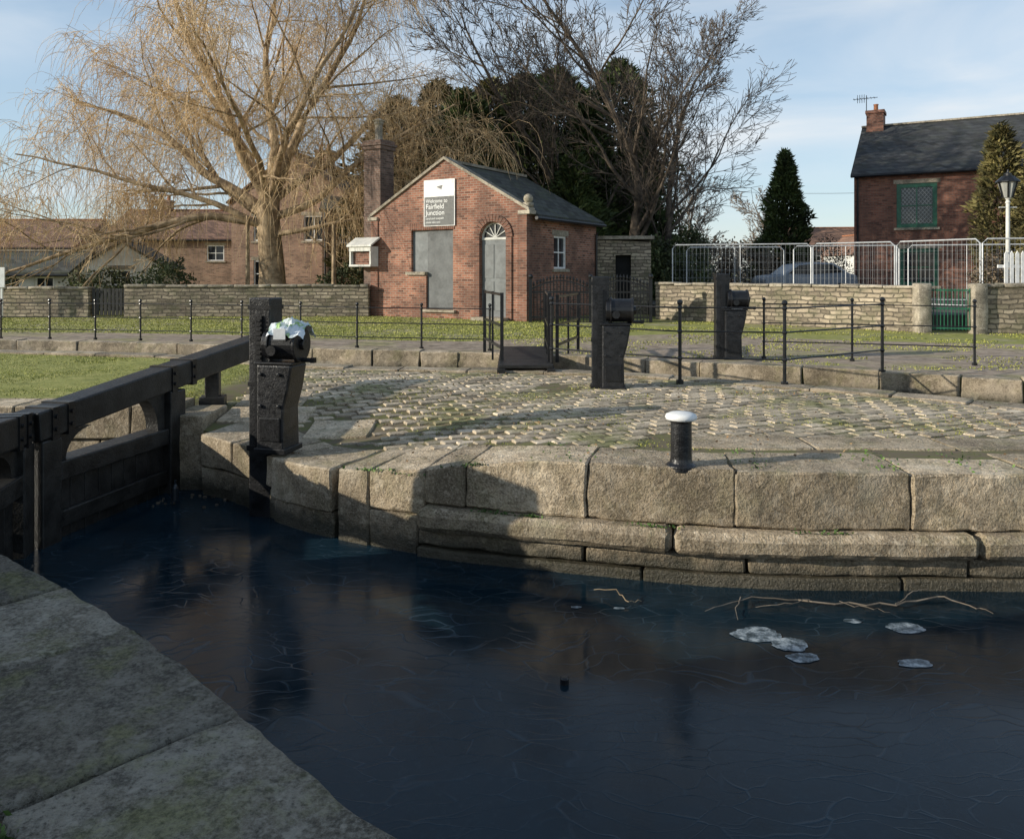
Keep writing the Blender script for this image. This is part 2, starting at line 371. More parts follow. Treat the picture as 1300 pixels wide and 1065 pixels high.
for Lb in (1.0,1.12,1.3,.95,1.3,1.2,1.4,1.3):
    if s+Lb>L: break
    block(mb,P,s,s+Lb-.007,random.uniform(-.015,.015),.5+random.random()*.3,-.425,lambda x,y,q=random.uniform(-.008,.008):top(x,y)+q,.016,seed=s,e=.014,res=.05,fr=4.0,pull=.6,chip=4); s+=Lb
course(mb,P,sR+.02,L,-.12,.5,-.62,-.435,(1.9,2.6),amp=.010,e=.05,pull=.45,res=.06,gap=.006,zj=.003)
course(mb,P,sR,L,-.02,.4,-.76,-.632,(1.2,2.0),amp=.016,res=.06); course(mb,P,sR,L,-.05,.4,-1.3,-.77,(1.3,2.0),amp=.012,res=.12)
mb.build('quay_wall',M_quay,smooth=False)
mb=MB()
s=sR+2.2
while s<L-1.3:
    Lb=random.uniform(.8,1.4); block(mb,P,s,s+Lb-.012,.82,1.3+random.random()*.25,-.2,lambda x,y,q=random.uniform(-.008,.008):top(x,y)+q,.014,seed=s,res=.08); s+=Lb
for (x0,x1,y0,y1) in ((-3.3,-2.3,8.75,9.3),(-3.3,-2.5,9.35,10.0),(-2.2,-1.5,8.2,8.8)):
    block(mb,lambda a,b:(a,b),x0,x1,y0,y1,-.4,lambda x,y:h(x,y)+.028,.01,seed=x0)
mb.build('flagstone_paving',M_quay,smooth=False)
P3,L3=path_fn([(-15,8.72),(-3.72,8.72)]); mb=MB()
course(mb,P3,0,L3,0,.55,-.35,.02,(1,1.5)); course(mb,P3,0,L3,.03,.5,-.75,-.37,(.8,1.4),amp=.02); course(mb,P3,0,L3,.03,.5,-1.2,-.77,(.8,1.4),amp=.02)
block(mb,lambda a,b:(a,b),-3.7,-3.32,8.5,9.2,-1.2,-.05,.015)
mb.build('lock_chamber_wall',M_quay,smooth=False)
mb=MB()
P4,L4=path_fn([(x,Yf(x)) for x in np.arange(-20,12,.5)]); course(mb,P4,0,L4,0,.36,-.5,.035,(.7,1.6),amp=.022,gap=.012,res=.1,wj=.03,zj=.015)
P5,L5=path_fn([(x,Yn(x)) for x in np.arange(-20,12,.5)],-1); course(mb,P5,0,L5,0,.38,-.5,.02,(.8,1.4),amp=.02,gap=.012,res=.12,zj=.012)
mb.build('bywash_kerb',M_kerb,smooth=False)
# ---------------------------------------------------------------- setts
mb=MB(); th=math.radians(24); ct,sn=math.cos(th),math.sin(th); a=.25;b=.145
for i in range(-60,70):
    for j in range(-10,120):
        u=i*a+(a/2 if j%2 else 0)+.03*math.sin(j*.7); v=j*b+.09*noise.noise(Vector((i*.12,j*.1,3)))
        x=u*ct-v*sn+2; y=u*sn+v*ct+3
        if x<-3.35 or x>11.5 or y>Yn(x)-.42 or y<Yq(x)+(1.36 if x>1.2 else .78): continue
        if x<-1.3 and y<Yq(x)+1.0: continue
        if -2.3<x<-1.4 and 8.1<y<8.9: continue
        if noise.noise(Vector((x*.8,y*.8,7)))>.48: continue
        z=h(x,y)+random.uniform(-.009,.006); hw=a/2*random.uniform(.86,.97); hb=b/2-random.uniform(.004,.012); r=th+random.uniform(-.07,.07)
        c,s_=math.cos(r),math.sin(r); vs=[]
        tx,ty=random.uniform(-.02,.02),random.uniform(-.03,.03)
        for q,kz in ((0,-.05),(0,.012),(.012,.019)):
            for sx,sy in ((-1,-1),(1,-1),(1,1),(-1,1)):
                lx=sx*(hw-q)*random.uniform(.92,1.0); ly=sy*(hb-q)*random.uniform(.9,1.0)
                vs.append((x+lx*c-ly*s_,y+lx*s_+ly*c,z+kz+lx*tx+ly*ty+random.uniform(-.002,.002)))
        fs=[]
        for q in (0,4):
            for k in range(4): fs.append((q+k,q+(k+1)%4,q+4+(k+1)%4,q+4+k))
        fs.append((8,9,10,11))
        mb.add(vs,fs)
mb.build('cobbled_paving',M_sett,smooth=False)
# ---------------------------------------------------------------- grass, leaves, weeds
def blades(name,pts,hgt,mat,w=.008,lean=.5):
    n=len(pts); pts=np.array(pts); a=rng.uniform(0,6.28,n); H=hgt*rng.uniform(.5,1.3,n); W=w*rng.uniform(.6,1.4,n)
    dx=np.cos(a)*W;dy=np.sin(a)*W; la=rng.uniform(0,6.28,n); le=H*lean*rng.uniform(0,1,n)
    V=np.empty((n,3,3)); V[:,0]=pts+np.c_[dx,dy,np.zeros(n)]; V[:,1]=pts-np.c_[dx,dy,np.zeros(n)]; V[:,2]=pts+np.c_[np.cos(la)*le,np.sin(la)*le,H]
    return tri_mesh(name,V.reshape(-1,3),mat)
pts=[]
while len(pts)<38000:
    x=random.uniform(-14,-3.2);y=random.uniform(9.3,15.6)
    if y<Yn(x)-.4 and x< -3.7+.5*noise.noise(Vector((y,x,0))) : pts.append((x,y,-.02))
while len(pts)<45000:
    x=random.uniform(-3.4,7);y=random.uniform(6.6,12)
    if Yq(x)+.75<y<Yn(x)-.3 and noise.noise(Vector((x*1.3,y*1.3,4)))>.1: pts.append((x,y,h(x,y)+.003))
blades('lawn_grass',pts,.020,M_blade,.009,1.5)
pts=[]
while len(pts)<26000:
    x=random.uniform(-20,2);y=random.uniform(17,27)
    if y>Yf(x)+2.5 and y<26.6: pts.append((x,y,0))
while len(pts)<38000:
    x=random.uniform(0,14);y=random.uniform(12,24)
    if y>Yf(x)+.4 and noise.noise(Vector((x*.8,y*.8,9)))>.0: pts.append((x,y,0))
blades('verge_grass',pts,.03,M_blade,.016,1.5)
def scraps(name,pts,size,mat,flat=.25):
    n=len(pts);pts=np.array(pts); A=rng.normal(size=(n,3));A[:,2]*=flat;A/=np.linalg.norm(A,axis=1)[:,None]
    B=rng.normal(size=(n,3));B[:,2]*=flat;B-=A*(A*B).sum(1)[:,None];B/=np.linalg.norm(B,axis=1)[:,None]
    s=(size*rng.uniform(.5,1.3,n))[:,None]
    V=np.stack([pts-A*s,pts-B*s*.6,pts+A*s,pts+B*s*.6],1); return tri_mesh(name,V.reshape(-1,3),mat,4)
pts=[]
while len(pts)<1300:
    x=random.uniform(-3.2,8);y=random.uniform(6.1,12)
    if Yq(x)+.1<y<Yn(x)-.1 and (noise.noise(Vector((x*1.1,y*1.6,1)))>.1 or random.random()<.15): pts.append((x,y,h(x,y)+.035))
scraps('fallen_leaves',pts,.016,M_dead)
pts=[]
for (cx,w_,zc) in ((-.1,.25,-.43),(.15,.12,-.43),(1.05,.2,-.43),(2.3,.3,-.43),(.45,.3,.03),(-1.2,.3,.0),(-.9,.2,-.2),(2.9,.2,.03),(3.6,.3,.03),(1.9,.2,.03),(-.35,.2,.0)):
    for q in range(60):
        x=cx+random.gauss(0,w_*.4); yy=Yq(x)-(.06 if zc<-.3 else -random.uniform(0.05,.8) if zc>.01 else .0)
        pts.append((x,yy+random.gauss(0,.012),(zc if zc<-.05 else h(x,yy)+.02)+abs(random.gauss(0,.01))))
for q in range(900):
    s=random.choice((1.0,1.75,2.6,3.1,3.7,4.4)); w=random.choice((.715,.715,1.315)); sx=random.gauss(s,.3); x,y=Pn(sx,w+random.gauss(0,.014)); pts.append((x,y,abs(random.gauss(0,.012))-.005))
scraps('weeds',pts,.014,M_weed,.8)
# ---------------------------------------------------------------- lock gates
def gate(nose,heel,tail,ztn,ztt,name='lock_gate'):
    n=Vector(nose);t_=Vector(tail); d=(t_-n); ang=math.atan2(d.y,d.x); Lb=d.length; Lh=(Vector(heel)-n).length
    g=empty(name,(n.x,n.y,0),ang); zt=lambda s:ztn+(ztt-ztn)*s/Lb
    mb=MB(); mb.beam((-.05,0,ztn-.125),(Lb,0,ztt-.125),.26,.25); mb.build('balance_beam',M_wood,g,bevel=.015)
    mb=MB(); mb.box(-.02,.2,-.13,.13,-1.3,.06); mb.box(Lh-.12,Lh+.14,-.14,.14,-1.3,zt(Lh)-.26); mb.build('gate_posts',M_wood,g,bevel=.015)
    mb=MB(); x=.21
    while x<Lh-.13:
        mb.box(x,min(x+.17,Lh-.125),-.05,.045,-1.3,-.33); x+=.176
    mb.build('planking',M_wood,g,bevel=.006)
    mb=MB(); mb.box(.2,Lh-.12,-.12,.12,-.33,-.16); mb.box(.2,Lh-.12,-.1,-.052,-.75,-.6); mb.build('rails',M_wood,g,bevel=.012)
    mb=MB()
    for x0,dr in ((.2,1),(Lh-.13,-1)):
        zc=zt(x0)-.25
        poly=[(x0,zc+.02)]+[(x0,-.16)]+[(x0+dr*(.11+.32*(1-math.cos(math.radians(a)))),-.16+(zc+.16)*math.sin(math.radians(a))) for a in range(0,91,10)]
        if dr<0: poly=poly[::-1]
        mb.prism(poly,-.07,.07)
    mb.build('knee_brackets',M_wood,g)
    mb=MB()
    for x in (.12,.3,Lh-.05,Lh+.3): 
        mb.box(x-.04,x+.04,-.142,.142,zt(x)-.27,zt(x)+.012)
        for zz in (-.07,-.18): mb.tube([(x,-.16,zt(x)+zz),(x,.16,zt(x)+zz)],.018,8)
    mb.build('iron_straps',M_blackiron,g)
    return g
gate((-4.1,6.72),(-3.73,8.5),(-3.31,10.5),.31,.69)
mb=MB(); mb.box(-.08,.08,-.09,.09,-.1,.36); mb.box(-.14,.14,-.12,.12,-.1,.03); mb.build('beam_rest',M_wood,loc=(-3.55,9.35,.0),rz=.2,bevel=.012)
g2=gate((-4.16,6.62),(-3.78,5.05),(-3.1,1.9),.31,.62)
mb=MB(); mb.box(1.0,1.25,-.42,-.15,-.15,1.05); mb.tube([(.95,-.3,.9),(1.5,-.3,.9)],.22,20); mb.prism([(.85,-.1),(1.55,-.1),(1.5,.5),(1.35,.85),(.92,.85)],-.42,-.16); mb.build('gate_shadow_gear',M_black,g2,bevel=.02)  # unseen gear, added and shaped to cast a shadow on the quay face
# ---------------------------------------------------------------- paddle gear
def gear(loc,rz,down=0):
    g=empty('paddle_gear',loc,rz)
    mb=MB(); mb.box(-.115,.115,-.115,.115,-down,1.47); mb.build('timber_post',M_black,g,bevel=.012)
    mb=MB(); mb.box(-.122,.122,-.122,.122,1.36,1.40); mb.box(-.122,.122,-.122,.122,.62,.66); mb.box(-.13,.13,-.13,.13,0,.05); mb.box(-.035,.035,-.135,-.116,.05,1.3)
    for i in range(22): mb.box(-.03,.03,-.150,-.136,.3+i*.045,.32+i*.045)
    mb.build('rack_and_bands',M_blackiron,g)
    mb=MB(); mb.prism([(.02,0),(.31,0),(.30,.42),(.35,.60),(.39,.84),(.02,.84)],-.20,.10); mb.build('pedestal',M_black,g,bevel=.02)
    mb=MB(); mb.box(.0,.33,-.22,.12,0,.05); mb.box(.06,.27,-.215,-.202,.12,.34); mb.box(.0,.40,-.21,.11,.842,.865)
    for xx in (.07,.26):
        for zz in (.45,.75): mb.tube([(xx,-.225,zz),(xx,-.19,zz)],.018,8)
    mb.build('base_plates',M_blackiron,g,bevel=.006)
    mb=MB(); zc=1.03
    mb.tube([(.07,-.06,zc),(.42,-.06,zc)],.150,24); mb.tube([(.125,-.06,zc),(.15,-.06,zc)],.172,24); mb.tube([(.40,-.06,zc),(.425,-.06,zc)],.168,24)
    mb.tube([(.42,-.06,zc),(.46,-.06,zc)],.055,12); mb.build('windlass_drum',M_blackiron,g,bevel=.006)
    mb=MB(); mb.tube([(.35,-.06,.88),(.56,-.06,.88)],.022,8); mb.box(.52,.56,-.085,-.035,.855,.905)
    mb.tube([(.2,-.25,.98),(.2,-.2,.98)],.05,12); mb.build('spindle',M_blackiron,g)
    return g
gear((-2.40,7.68,-.22),math.radians(-14),1.2)
gear((1.16,10.35,-.03),math.radians(-6)); gear((3.62,13.6,0),math.radians(-4))
def crumple(name,loc,dims,mat,seed,n=16):
    mb=MB(); vs=[];fs=[]
    for i in range(n+1):
        for j in range(n+1):
            u=i/n-.5;v=j/n-.5; p=Vector((u*dims[0],v*dims[1],0)); q=noise.noise_vector(Vector((u*4,v*4,seed)))*.05; r_=abs(noise.noise(Vector((u*6,v*6,seed+5))))*.06
            vs.append(p+q+Vector((0,0,r_-(abs(v)**1.6)*dims[2]-(abs(u)**2)*dims[2]*.5)))
    for i in range(n):
        for j in range(n): k=i*(n+1)+j; fs.append((k,k+1,k+n+2,k+n+1))
    mb.add(vs,fs); return mb.build(name,mat,loc=loc,smooth=False)
t=NT('printed_plastic'); f=t.noise(6,3,.5); M_bag=t.out(t.ramp(f,[(.42,(.68,.72,.74)),(.5,(.5,.58,.6)),(.53,(.25,.44,.08)),(.6,(.74,.77,.75))]),.5)
crumple('plastic_bag',(-2.12,7.56,1.03),(.34,.42,.34),M_bag,2)
mb=MB(); mb.box(-.055,.055,0,.012,0,.10); mb.build('notice_tag',M_white,loc=(-2.17,7.34,.87)); 
# ---------------------------------------------------------------- bollard
g=empty('mooring_bollard',(1.31,6.10,-.0))
mb=MB(); mb.lathe((0,0,0),[(.115,-.03),(.115,.01),(.088,.03),(.082,.06),(.08,.34),(.095,.355)],28); mb.build('shaft',M_black,g,smooth=False,bevel=.004)
mb=MB(); mb.lathe((0,0,0),[(.085,.352),(.117,.362),(.122,.38),(.115,.398),(.09,.41),(.05,.417),(.01,.42)],28); mb.build('white_cap',M_white,g,smooth=True)
# ---------------------------------------------------------------- railings
def railing(name,pts,H,rails,pr=.022,rr=.014):
    mb=MB()
    for (x,y) in pts:
        mb.tube([(x,y,-.04),(x,y,H)],pr,8); mb.sphere((x,y,H+.03),pr*1.7,8)
        mb.tube([(x,y,-.04),(x,y,.05)],pr*2.1,8)
        for z in rails: mb.sphere((x,y,z),pr*1.5,8)
    for z in rails:
        for a,b in zip(pts,pts[1:]): mb.tube([(a[0],a[1],z),(b[0],b[1],z)],rr,6)
    return mb.build(name,M_blackiron)
lp=[(-13.6,18.9)]+[(x,Yf(x)+.75) for x in (-11.4,-10.3,-9.2,-8.1,-6.9,-5.7,-4.3,-3.05,-1.75)]+[(-.42,14.9)]
railing('canal_railing',lp,.84,(.80,.5,.22),.020,.011)
railing('canal_railing',[(.6,11.95),(2.26,10.6),(3.6,10.4),(5.5,11.7)],1.06,(1.02,.70,.34),.024,.012)
railing('canal_railing',[(4.35,13.6),(5.7,13.2),(7.4,12.6)],1.0,(.95,.62,.3),.02,.011)
def frame_rail(name,a,b,H):
    a=Vector((*a,0));b=Vector((*b,0)); mb=MB(); Z=Vector((0,0,1))
    for p in (a,b): mb.beam(p,p+Z*H,.055,.055)
    for z in (H-.03,H*.55,H*.25): mb.beam(a+Z*z,b+Z*z,.035,.04)
    m=(a+b)/2; mb.beam(m,m+Z*H,.035,.035); return mb.build(name,M_blackiron)
g=empty('footbridge',(0,0,0))
mb=MB(); y=11.75
while y<14.6: mb.box(-.2,.62,y,y+.2,.062,.11); y+=.215
mb.build('deck',M_wood,g,bevel=.006); mb=MB(); mb.box(-.22,-.1,11.6,14.8,-.1,.06); mb.box(.52,.64,11.6,14.8,-.1,.06); mb.build('bearers',M_wood,g)
for a,b in (((-.16,12.5),(-.5,14.4)),((.58,12.2),(.62,14.5))): 
    o=frame_rail('handrail',a,b,1.17); o.parent=g
frame_rail('guard_frame',(.75,13.1),(1.25,14.9),1.12)
# ornamental fence with arched tops and rings
mb=MB(); A=Vector((.55,23.5,0));B=Vector((4.1,23.3,0))
fz=lambda t_:.26*math.sin(math.pi*((t_*2)%1))
for i in range(37):
    t_=i/36; p=A.lerp(B,t_); H=1.04+fz(t_); mb.tube([p,p+Vector((0,0,H))],.017,5); mb.tube([p+Vector((0,0,H)),p+Vector((0,0,H+.04)),p+Vector((0,0,H+.14))],[.015,.038,.002],5)
for z in (.15,.9): mb.beam(A+Vector((0,0,z)),B+Vector((0,0,z)),.025,.05)
for k in range(36):
    p=A.lerp(B,k/36);q=A.lerp(B,(k+1)/36); mb.beam(p+Vector((0,0,.98+fz(k/36))),q+Vector((0,0,.98+fz(min((k+1)/36,.999)))),.025,.04)
for c_ in (.125,.375,.625,.875):
    cc=A.lerp(B,c_); ring=[cc+(B-A).normalized()*(.16*math.cos(a_*.524))+Vector((0,-.02,.52+.16*math.sin(a_*.524))) for a_ in range(13)]; mb.tube(ring,.014,5)
for p in (A,A.lerp(B,.5),B): mb.beam(p,p+Vector((0,0,1.3)),.09,.09); mb.sphere(p+Vector((0,0,1.36)),.08,8)
mb.build('ornamental_iron_fence',M_blackiron)
# ---------------------------------------------------------------- stone walls
def wall(name,a,b,H,th=.4,mat=M_rubble,cop=.09,z0=-.1):
    a=Vector(a);b=Vector(b);d=b-a;L=d.length; g=empty(name,(a.x,a.y,0),math.atan2(d.y,d.x))
    mb=MB(); block(mb,lambda s,w:(s,w),0,L,0,th,z0,H,.012,e=.01,res=.25); mb.build('stonework',mat,g)
    mb=MB(); P=lambda s,w:(s,w); course(mb,P,0,L,-.04,th+.04,H+.002,H+cop,(.4,.9),gap=.012,amp=.018,res=.15,zj=.015); mb.build('coping',M_cop,g,smooth=True)
    return g
wall('stone_wall',(-12.9,26.2),(-4.85,26.6),.98); wall('stone_wall',(-26,26.6),(-14.1,26.2),.92)
wall('stone_wall',(4.55,25),(10.05,19.6),1.08); wall('stone_wall',(11.45,19.15),(22,18.2),1.12)
mb=MB()
for x,y in ((10.15,19.5),(11.35,19.2)): block(mb,lambda a,b:(a,b),x-.17,x+.17,y-.17,y+.17,-.05,1.22,.012,e=.03)
mb.build('gate_pillars',M_cop,smooth=True)
mb=MB()
for i in range(11): x=10.38+i*.078; mb.tube([(x,19.4-.02*i,.08),(x,19.4-.02*i,1.1)],.011,5)
for z in (.12,.6,1.05): mb.beam((10.33,19.42,z),(11.2,19.2,z),.03,.035)
mb.build('iron_gate',M_green)
mb=MB()
for i in range(9): mb.box(-14.02+i*.13,-13.92+i*.13,26.3,26.33,.05,.95)
mb.box(-14.05,-12.9,26.331,26.36,.7,.8); mb.box(-14.05,-12.9,26.331,26.36,.2,.3); mb.build('wooden_gate',M_wood)
# ---------------------------------------------------------------- houses
def panel(mb,outer,holes,to3,depth):
    loops=[[Vector((p[0],p[1],0)) for p in l] for l in [outer]+holes]
    flat=[p for l in loops for p in l]; tris=geometry.tessellate_polygon(loops)
    mb.add([to3(p.x,p.y,0) for p in flat],[tuple(t) for t in tris])
    for l in holes:
        n=len(l); mb.add([to3(p[0],p[1],0) for p in l]+[to3(p[0],p[1],depth) for p in l],[(i,(i+1)%n,n+(i+1)%n,n+i) for i in range(n)])
def rect(x0,x1,z0,z1): return [(x0,z0),(x1,z0),(x1,z1),(x0,z1)]
def archp(x0,x1,z0,zs):
    r=(x1-x0)/2; c=(x0+x1)/2; return [(x0,z0),(x1,z0)]+[(c+r*math.cos(math.radians(a)),zs+r*math.sin(math.radians(a))) for a in range(0,181,15)]
def b3(mb,to3,x0,x1,z0,z1,d0,d1):
    ps=[to3(x,z,d) for d in (d0,d1) for z in (z0,z1) for x in (x0,x1)]
    mb.add(ps,[(0,1,3,2),(4,6,7,5),(0,4,5,1),(2,3,7,6),(0,2,6,4),(1,5,7,3)])
def window(parent,to3,x0,x1,z0,z1,frame,bars=(1,1),sill=True,lintel=True,fw=.06,bw=.02,stone=None):
    mb=MB(); 
    for a in ((x0,x0+fw,z0,z1),(x1-fw,x1,z0,z1),(x0+fw,x1-fw,z0,z0+fw),(x0+fw,x1-fw,z1-fw,z1)): b3(mb,to3,*a,.04,.10)
    for i in range(bars[0]): x=x0+(x1-x0)*(i+1)/(bars[0]+1); b3(mb,to3,x-bw,x+bw,z0+fw,z1-fw,.06,.09)
    for i in range(bars[1]): z=z0+(z1-z0)*(i+1)/(bars[1]+1); b3(mb,to3,x0+fw,x1-fw,z-bw,z+bw,.058,.092)
    mb.build('window_frame',frame,parent)
    mb=MB(); b3(mb,to3,x0,x1,z0,z1,.105,.14); mb.build('window_glass',M_glass,parent)
    mb=MB()
    if sill: b3(mb,to3,x0-.1,x1+.1,z0-.1,z0-.001,-.07,.1)
    if lintel: b3(mb,to3,x0-.12,x1+.12,z1+.001,z1+.18,-.012,.1)
    if mb.v: mb.build('sill_and_lintel',stone or M_cop,parent)
def house(name,loc,rz,W,D,eave,peak,gf,brick,roof,fw=(),rw=(),lw=(),frame=None,chim=(),oh=.25,bars=(1,1),pots=2,fwid=.07):
    g=empty(name,loc,rz); frame=frame or M_white
    F=lambda x,z,d:(x,d,z); R=lambda x,z,d:(W-d,x,z); B=lambda x,z,d:(x,D-d,z); Lf=lambda x,z,d:(d,x,z)
    of=[(0,-.3),(W,-.3),(W,eave)]+([(W/2,peak)] if gf else [])+[(0,eave)]
    os_=[(0,-.3),(D,-.3),(D,eave)]+([] if gf else [(D/2,peak)])+[(0,eave)]
    mb=MB(); panel(mb,of,[rect(*w) for w in fw],F,.14); panel(mb,of,[],B,.1)
    panel(mb,os_,[rect(*w) for w in rw],R,.14); panel(mb,os_,[rect(*w) for w in lw],Lf,.14); mb.build('walls',brick,g)
    for w in fw: window(g,F,*w,frame,bars,fw=fwid)
    for w in rw: window(g,R,*w,frame,bars,fw=fwid)
    for w in lw: window(g,Lf,*w,frame,bars,fw=fwid)
    mb=MB(); th=.1
    if gf:
        sl=(peak-eave)/(W/2)
        for sgn in (0,1):
            X=lambda x:x if sgn==0 else W-x
            p=[(X(-oh),eave-sl*oh+.03),(X(W/2),peak+.03),(X(W/2),peak+.03+th),(X(-oh),eave-sl*oh+.03+th)]
            if sgn: p=p[::-1]
            mb.prism(p,-.12,D+.12)
    else:
        sl=(peak-eave)/(D/2)
        for sgn in (0,1):
            Y=lambda y:y if sgn==0 else D-y
            q=[(Y(-oh),eave-sl*oh+.03),(Y(D/2),peak+.03),(Y(D/2),peak+.03+th),(Y(-oh),eave-sl*oh+.03+th)]
            vs=[(x,y,z) for x in (-.12,W+.12) for y,z in q]
            mb.add(vs,[(0,1,2,3),(7,6,5,4)]+[(i,i+4,(i+1)%4+4,(i+1)%4) for i in range(4)])
    mb.build('roof',roof,g)
    mb=MB()
    if gf: mb.beam((W/2,-.14,peak+.16),(W/2,D+.14,peak+.16),.2,.08)
    else: mb.beam((-.14,D/2,peak+.16),(W+.14,D/2,peak+.16),.2,.08)
    mb.build('ridge_tiles',M_terr if roof is M_tile else M_cop,g)
    mb=MB()
    if not gf: mb.tube([(-.1,-oh-.03,eave-.1),(W+.1,-oh-.03,eave-.1)],.06,6); mb.tube([(.15,-.06,0),(.15,-.06,eave-.15)],.045,6)
    else: mb.tube([(W+oh+.03,-.1,eave-.1),(W+oh+.03,D,eave-.1)],.06,6)
    mb.build('gutter',M_blackiron,g)
    for (cx,cy,w,d,zt) in chim:
        mb=MB(); mb.box(cx-w/2,cx+w/2,cy-d/2,cy+d/2,eave-.5,zt-.15); mb.box(cx-w/2-.05,cx+w/2+.05,cy-d/2-.05,cy+d/2+.05,zt-.149,zt); mb.build('chimney',brick,g)
        mb=MB()
        for k in range(pots): mb.lathe((cx-w/2+w*(k+.5)/pots,cy,zt),[(.11,0),(.1,.3),(.12,.32),(.12,.36)],10)
        mb.build('chimney_pots',M_terr,g)
    return g
# ---- canal cottage
W=6.1;D=4.9;ev=3.3;pk=5.0
g=empty('brick_lock_cottage',(-4.77,26.98,0),math.atan2(-.522,.853))
F=lambda x,z,d:(x,d,z); R=lambda x,z,d:(W-d,x,z)
mb=MB()
panel(mb,[(0,-.2),(W,-.2),(W,ev+.15),(W/2,pk+.12),(0,ev+.15)],[[(1.68,1.5),(2.3,1.5),(2.3,.28),(3.38,.28),(3.38,2.86),(1.68,2.86)],archp(4.43,5.39,.1,2.56)],F,.16)
panel(mb,[(0,-.2),(W,-.2),(W,ev),(W/2,pk),(0,ev)],[],lambda x,z,d:(x,D-d,z),.1)
panel(mb,[(0,-.2),(D,-.2),(D,ev),(0,ev)],[rect(1.74,2.62,1.6,2.66)],R,.16)
panel(mb,[(0,-.2),(D,-.2),(D,ev),(0,ev)],[],lambda x,z,d:(d,x,z),.1)
mb.build('walls',M_brick,g)
mb=MB(); 
for sg in (0,1):
    X=lambda x:x if sg==0 else W-x
    q=[(X(-.12),ev+.04),(X(W/2),pk+.125),(X(W/2),pk+.22),(X(-.12),ev+.14)]
    if sg: q=q[::-1]
    mb.prism(q,-.07,.30)
mb.box(-.16,.25,-.09,.32,ev-.05,ev+.06); mb.box(W-.25,W+.16,-.09,.32,ev-.05,ev+.06); mb.build('gable_coping',M_cop,g)
mb=MB(); mb.box(W-.12,W+.12,.0,.24,ev+.17,ev+.3); mb.sphere((W,.12,ev+.42),.15,14); mb.build('ball_finial',M_cop,g,smooth=True)
mb=MB()
for x0,x1 in ((4.22,4.42),(5.40,5.60)): mb.box(x0,x1,-.05,.02,0,2.56)
c=4.91; ri=.49; ro=.72
for k in range(16):
    a0=math.radians(180*k/16+.8);a1=math.radians(180*(k+1)/16-.8)
    q=[(c+ri*math.cos(a0),2.57+ri*math.sin(a0)),(c+ro*math.cos(a0),2.57+ro*math.sin(a0)),(c+ro*math.cos(a1),2.57+ro*math.sin(a1)),(c+ri*math.cos(a1),2.57+ri*math.sin(a1))]
    mb.prism(q,-.05,.02)
x=1.6
while x<3.42: mb.prism([(x,2.87),(x+.065,2.87),(x+.065,3.1),(x,3.1)],-.02,.02); x+=.077
mb.box(-.06,.25,-.04,.0,0,ev-.06); mb.box(5.82,6.14,-.05,.3,0,ev-.06)
mb.build('brick_dressings',M_brick_dk,g)
mb=MB(); mb.box(1.68,2.9,.10,.13,1.5,2.86); mb.build('window_board',M_grey,g)
mb=MB(); mb.box(2.305,3.37,.07,.10,.29,2.855); mb.build('door_board',plain('grey_board_dark',(.11,.115,.115),.7,.3,1.5,.2),g,bevel=.01)
mb=MB(); mb.box(1.5,2.31,-.1,.1,1.4,1.497); mb.box(2.2,3.5,-.12,.1,.2,.278); mb.build('stone_sills',M_cop,g)
mb=MB(); mb.box(4.44,5.38,.10,.13,.1,2.5); mb.build('arched_door',M_grey,g)
mb=MB()
for x0,x1 in ((4.5,4.88),(4.94,5.32)):
    for z0,z1 in ((.3,1.2),(1.3,2.35)): mb.box(x0,x1,.085,.099,z0,z1)
mb.build('door_panels',plain('grey_door_panel',(.14,.15,.15),.6,.2,4,.1),g,bevel=.01)
mb=MB(); mb.box(4.44,5.38,.08,.14,2.5,2.56)
for a in range(0,181,30): mb.beam((4.91,.12,2.56),(4.91+.47*math.cos(math.radians(a)),.12,2.56+.47*math.sin(math.radians(a))),.03,.025)
prev=None
for a in range(0,181,15):
    p=(4.91+.46*math.cos(math.radians(a)),.12,2.56+.46*math.sin(math.radians(a)))
    if prev: mb.beam(prev,p,.05,.05)
    prev=p
mb.build('fanlight',M_lgrey,g)
mb=MB(); pp=archp(4.44,5.38,2.5,2.56); mb.add([(x,.145,z) for x,z in pp],[tuple(range(len(pp)))]); mb.build('fanlight_glass',M_glass,g)
mb=MB(); mb.box(4.3,5.5,-.35,.0,-.02,.1); mb.build('door_step',M_cop,g)
window(g,R,1.74,2.62,1.6,2.66,M_white,(1,1))
sl=(pk-ev)/(W/2); mb=MB()
for sg in (0,1):
    X=lambda x:x if sg==0 else W-x
    q=[(X(-.25),ev-sl*.25),(X(W/2),pk-.02),(X(W/2),pk+.07),(X(-.25),ev-sl*.25+.09)]
    if sg: q=q[::-1]
    mb.prism(q,.302,D+.15)
mb.build('roof',M_slate,g); mb=MB(); mb.beam((W/2,.3,pk+.1),(W/2,D+.16,pk+.1),.22,.09); mb.build('ridge_tiles',M_cop,g)
mb=MB(); mb.tube([(W+.3,.1,ev-.17),(W+.3,D+.1,ev-.17)],.06,8); mb.tube([(W+.3,D-.1,ev-.17),(W+.06,D-.1,ev-.5),(W+.06,D-.1,0)],.04,8); mb.build('gutter',M_blackiron,g)
mb=MB(); mb.box(-.42,.32,.02,.72,-.1,5.7); mb.box(-.47,.37,-.03,.77,5.702,5.82); mb.box(-.51,.41,-.07,.81,5.822,5.92); mb.box(-.45,.35,-.01,.75,5.922,6.02); mb.build('chimney',M_chim,g)
mb=MB(); mb.lathe((-.05,.37,6.02),[(.16,0),(.14,.1),(.13,.55),(.17,.6),(.17,.68)],12); mb.lathe((-.05,.37,6.7),[(.2,0),(.22,.04),(.02,.12)],12); mb.build('chimney_pot',M_cop,g)
mb=MB(); 
vs=[(-.75,-.5,2.35),(.35,-.5,2.35),(.35,-.04,2.62),(-.75,-.04,2.62)]; vs+= [(x,y,z+.06) for x,y,z in vs]
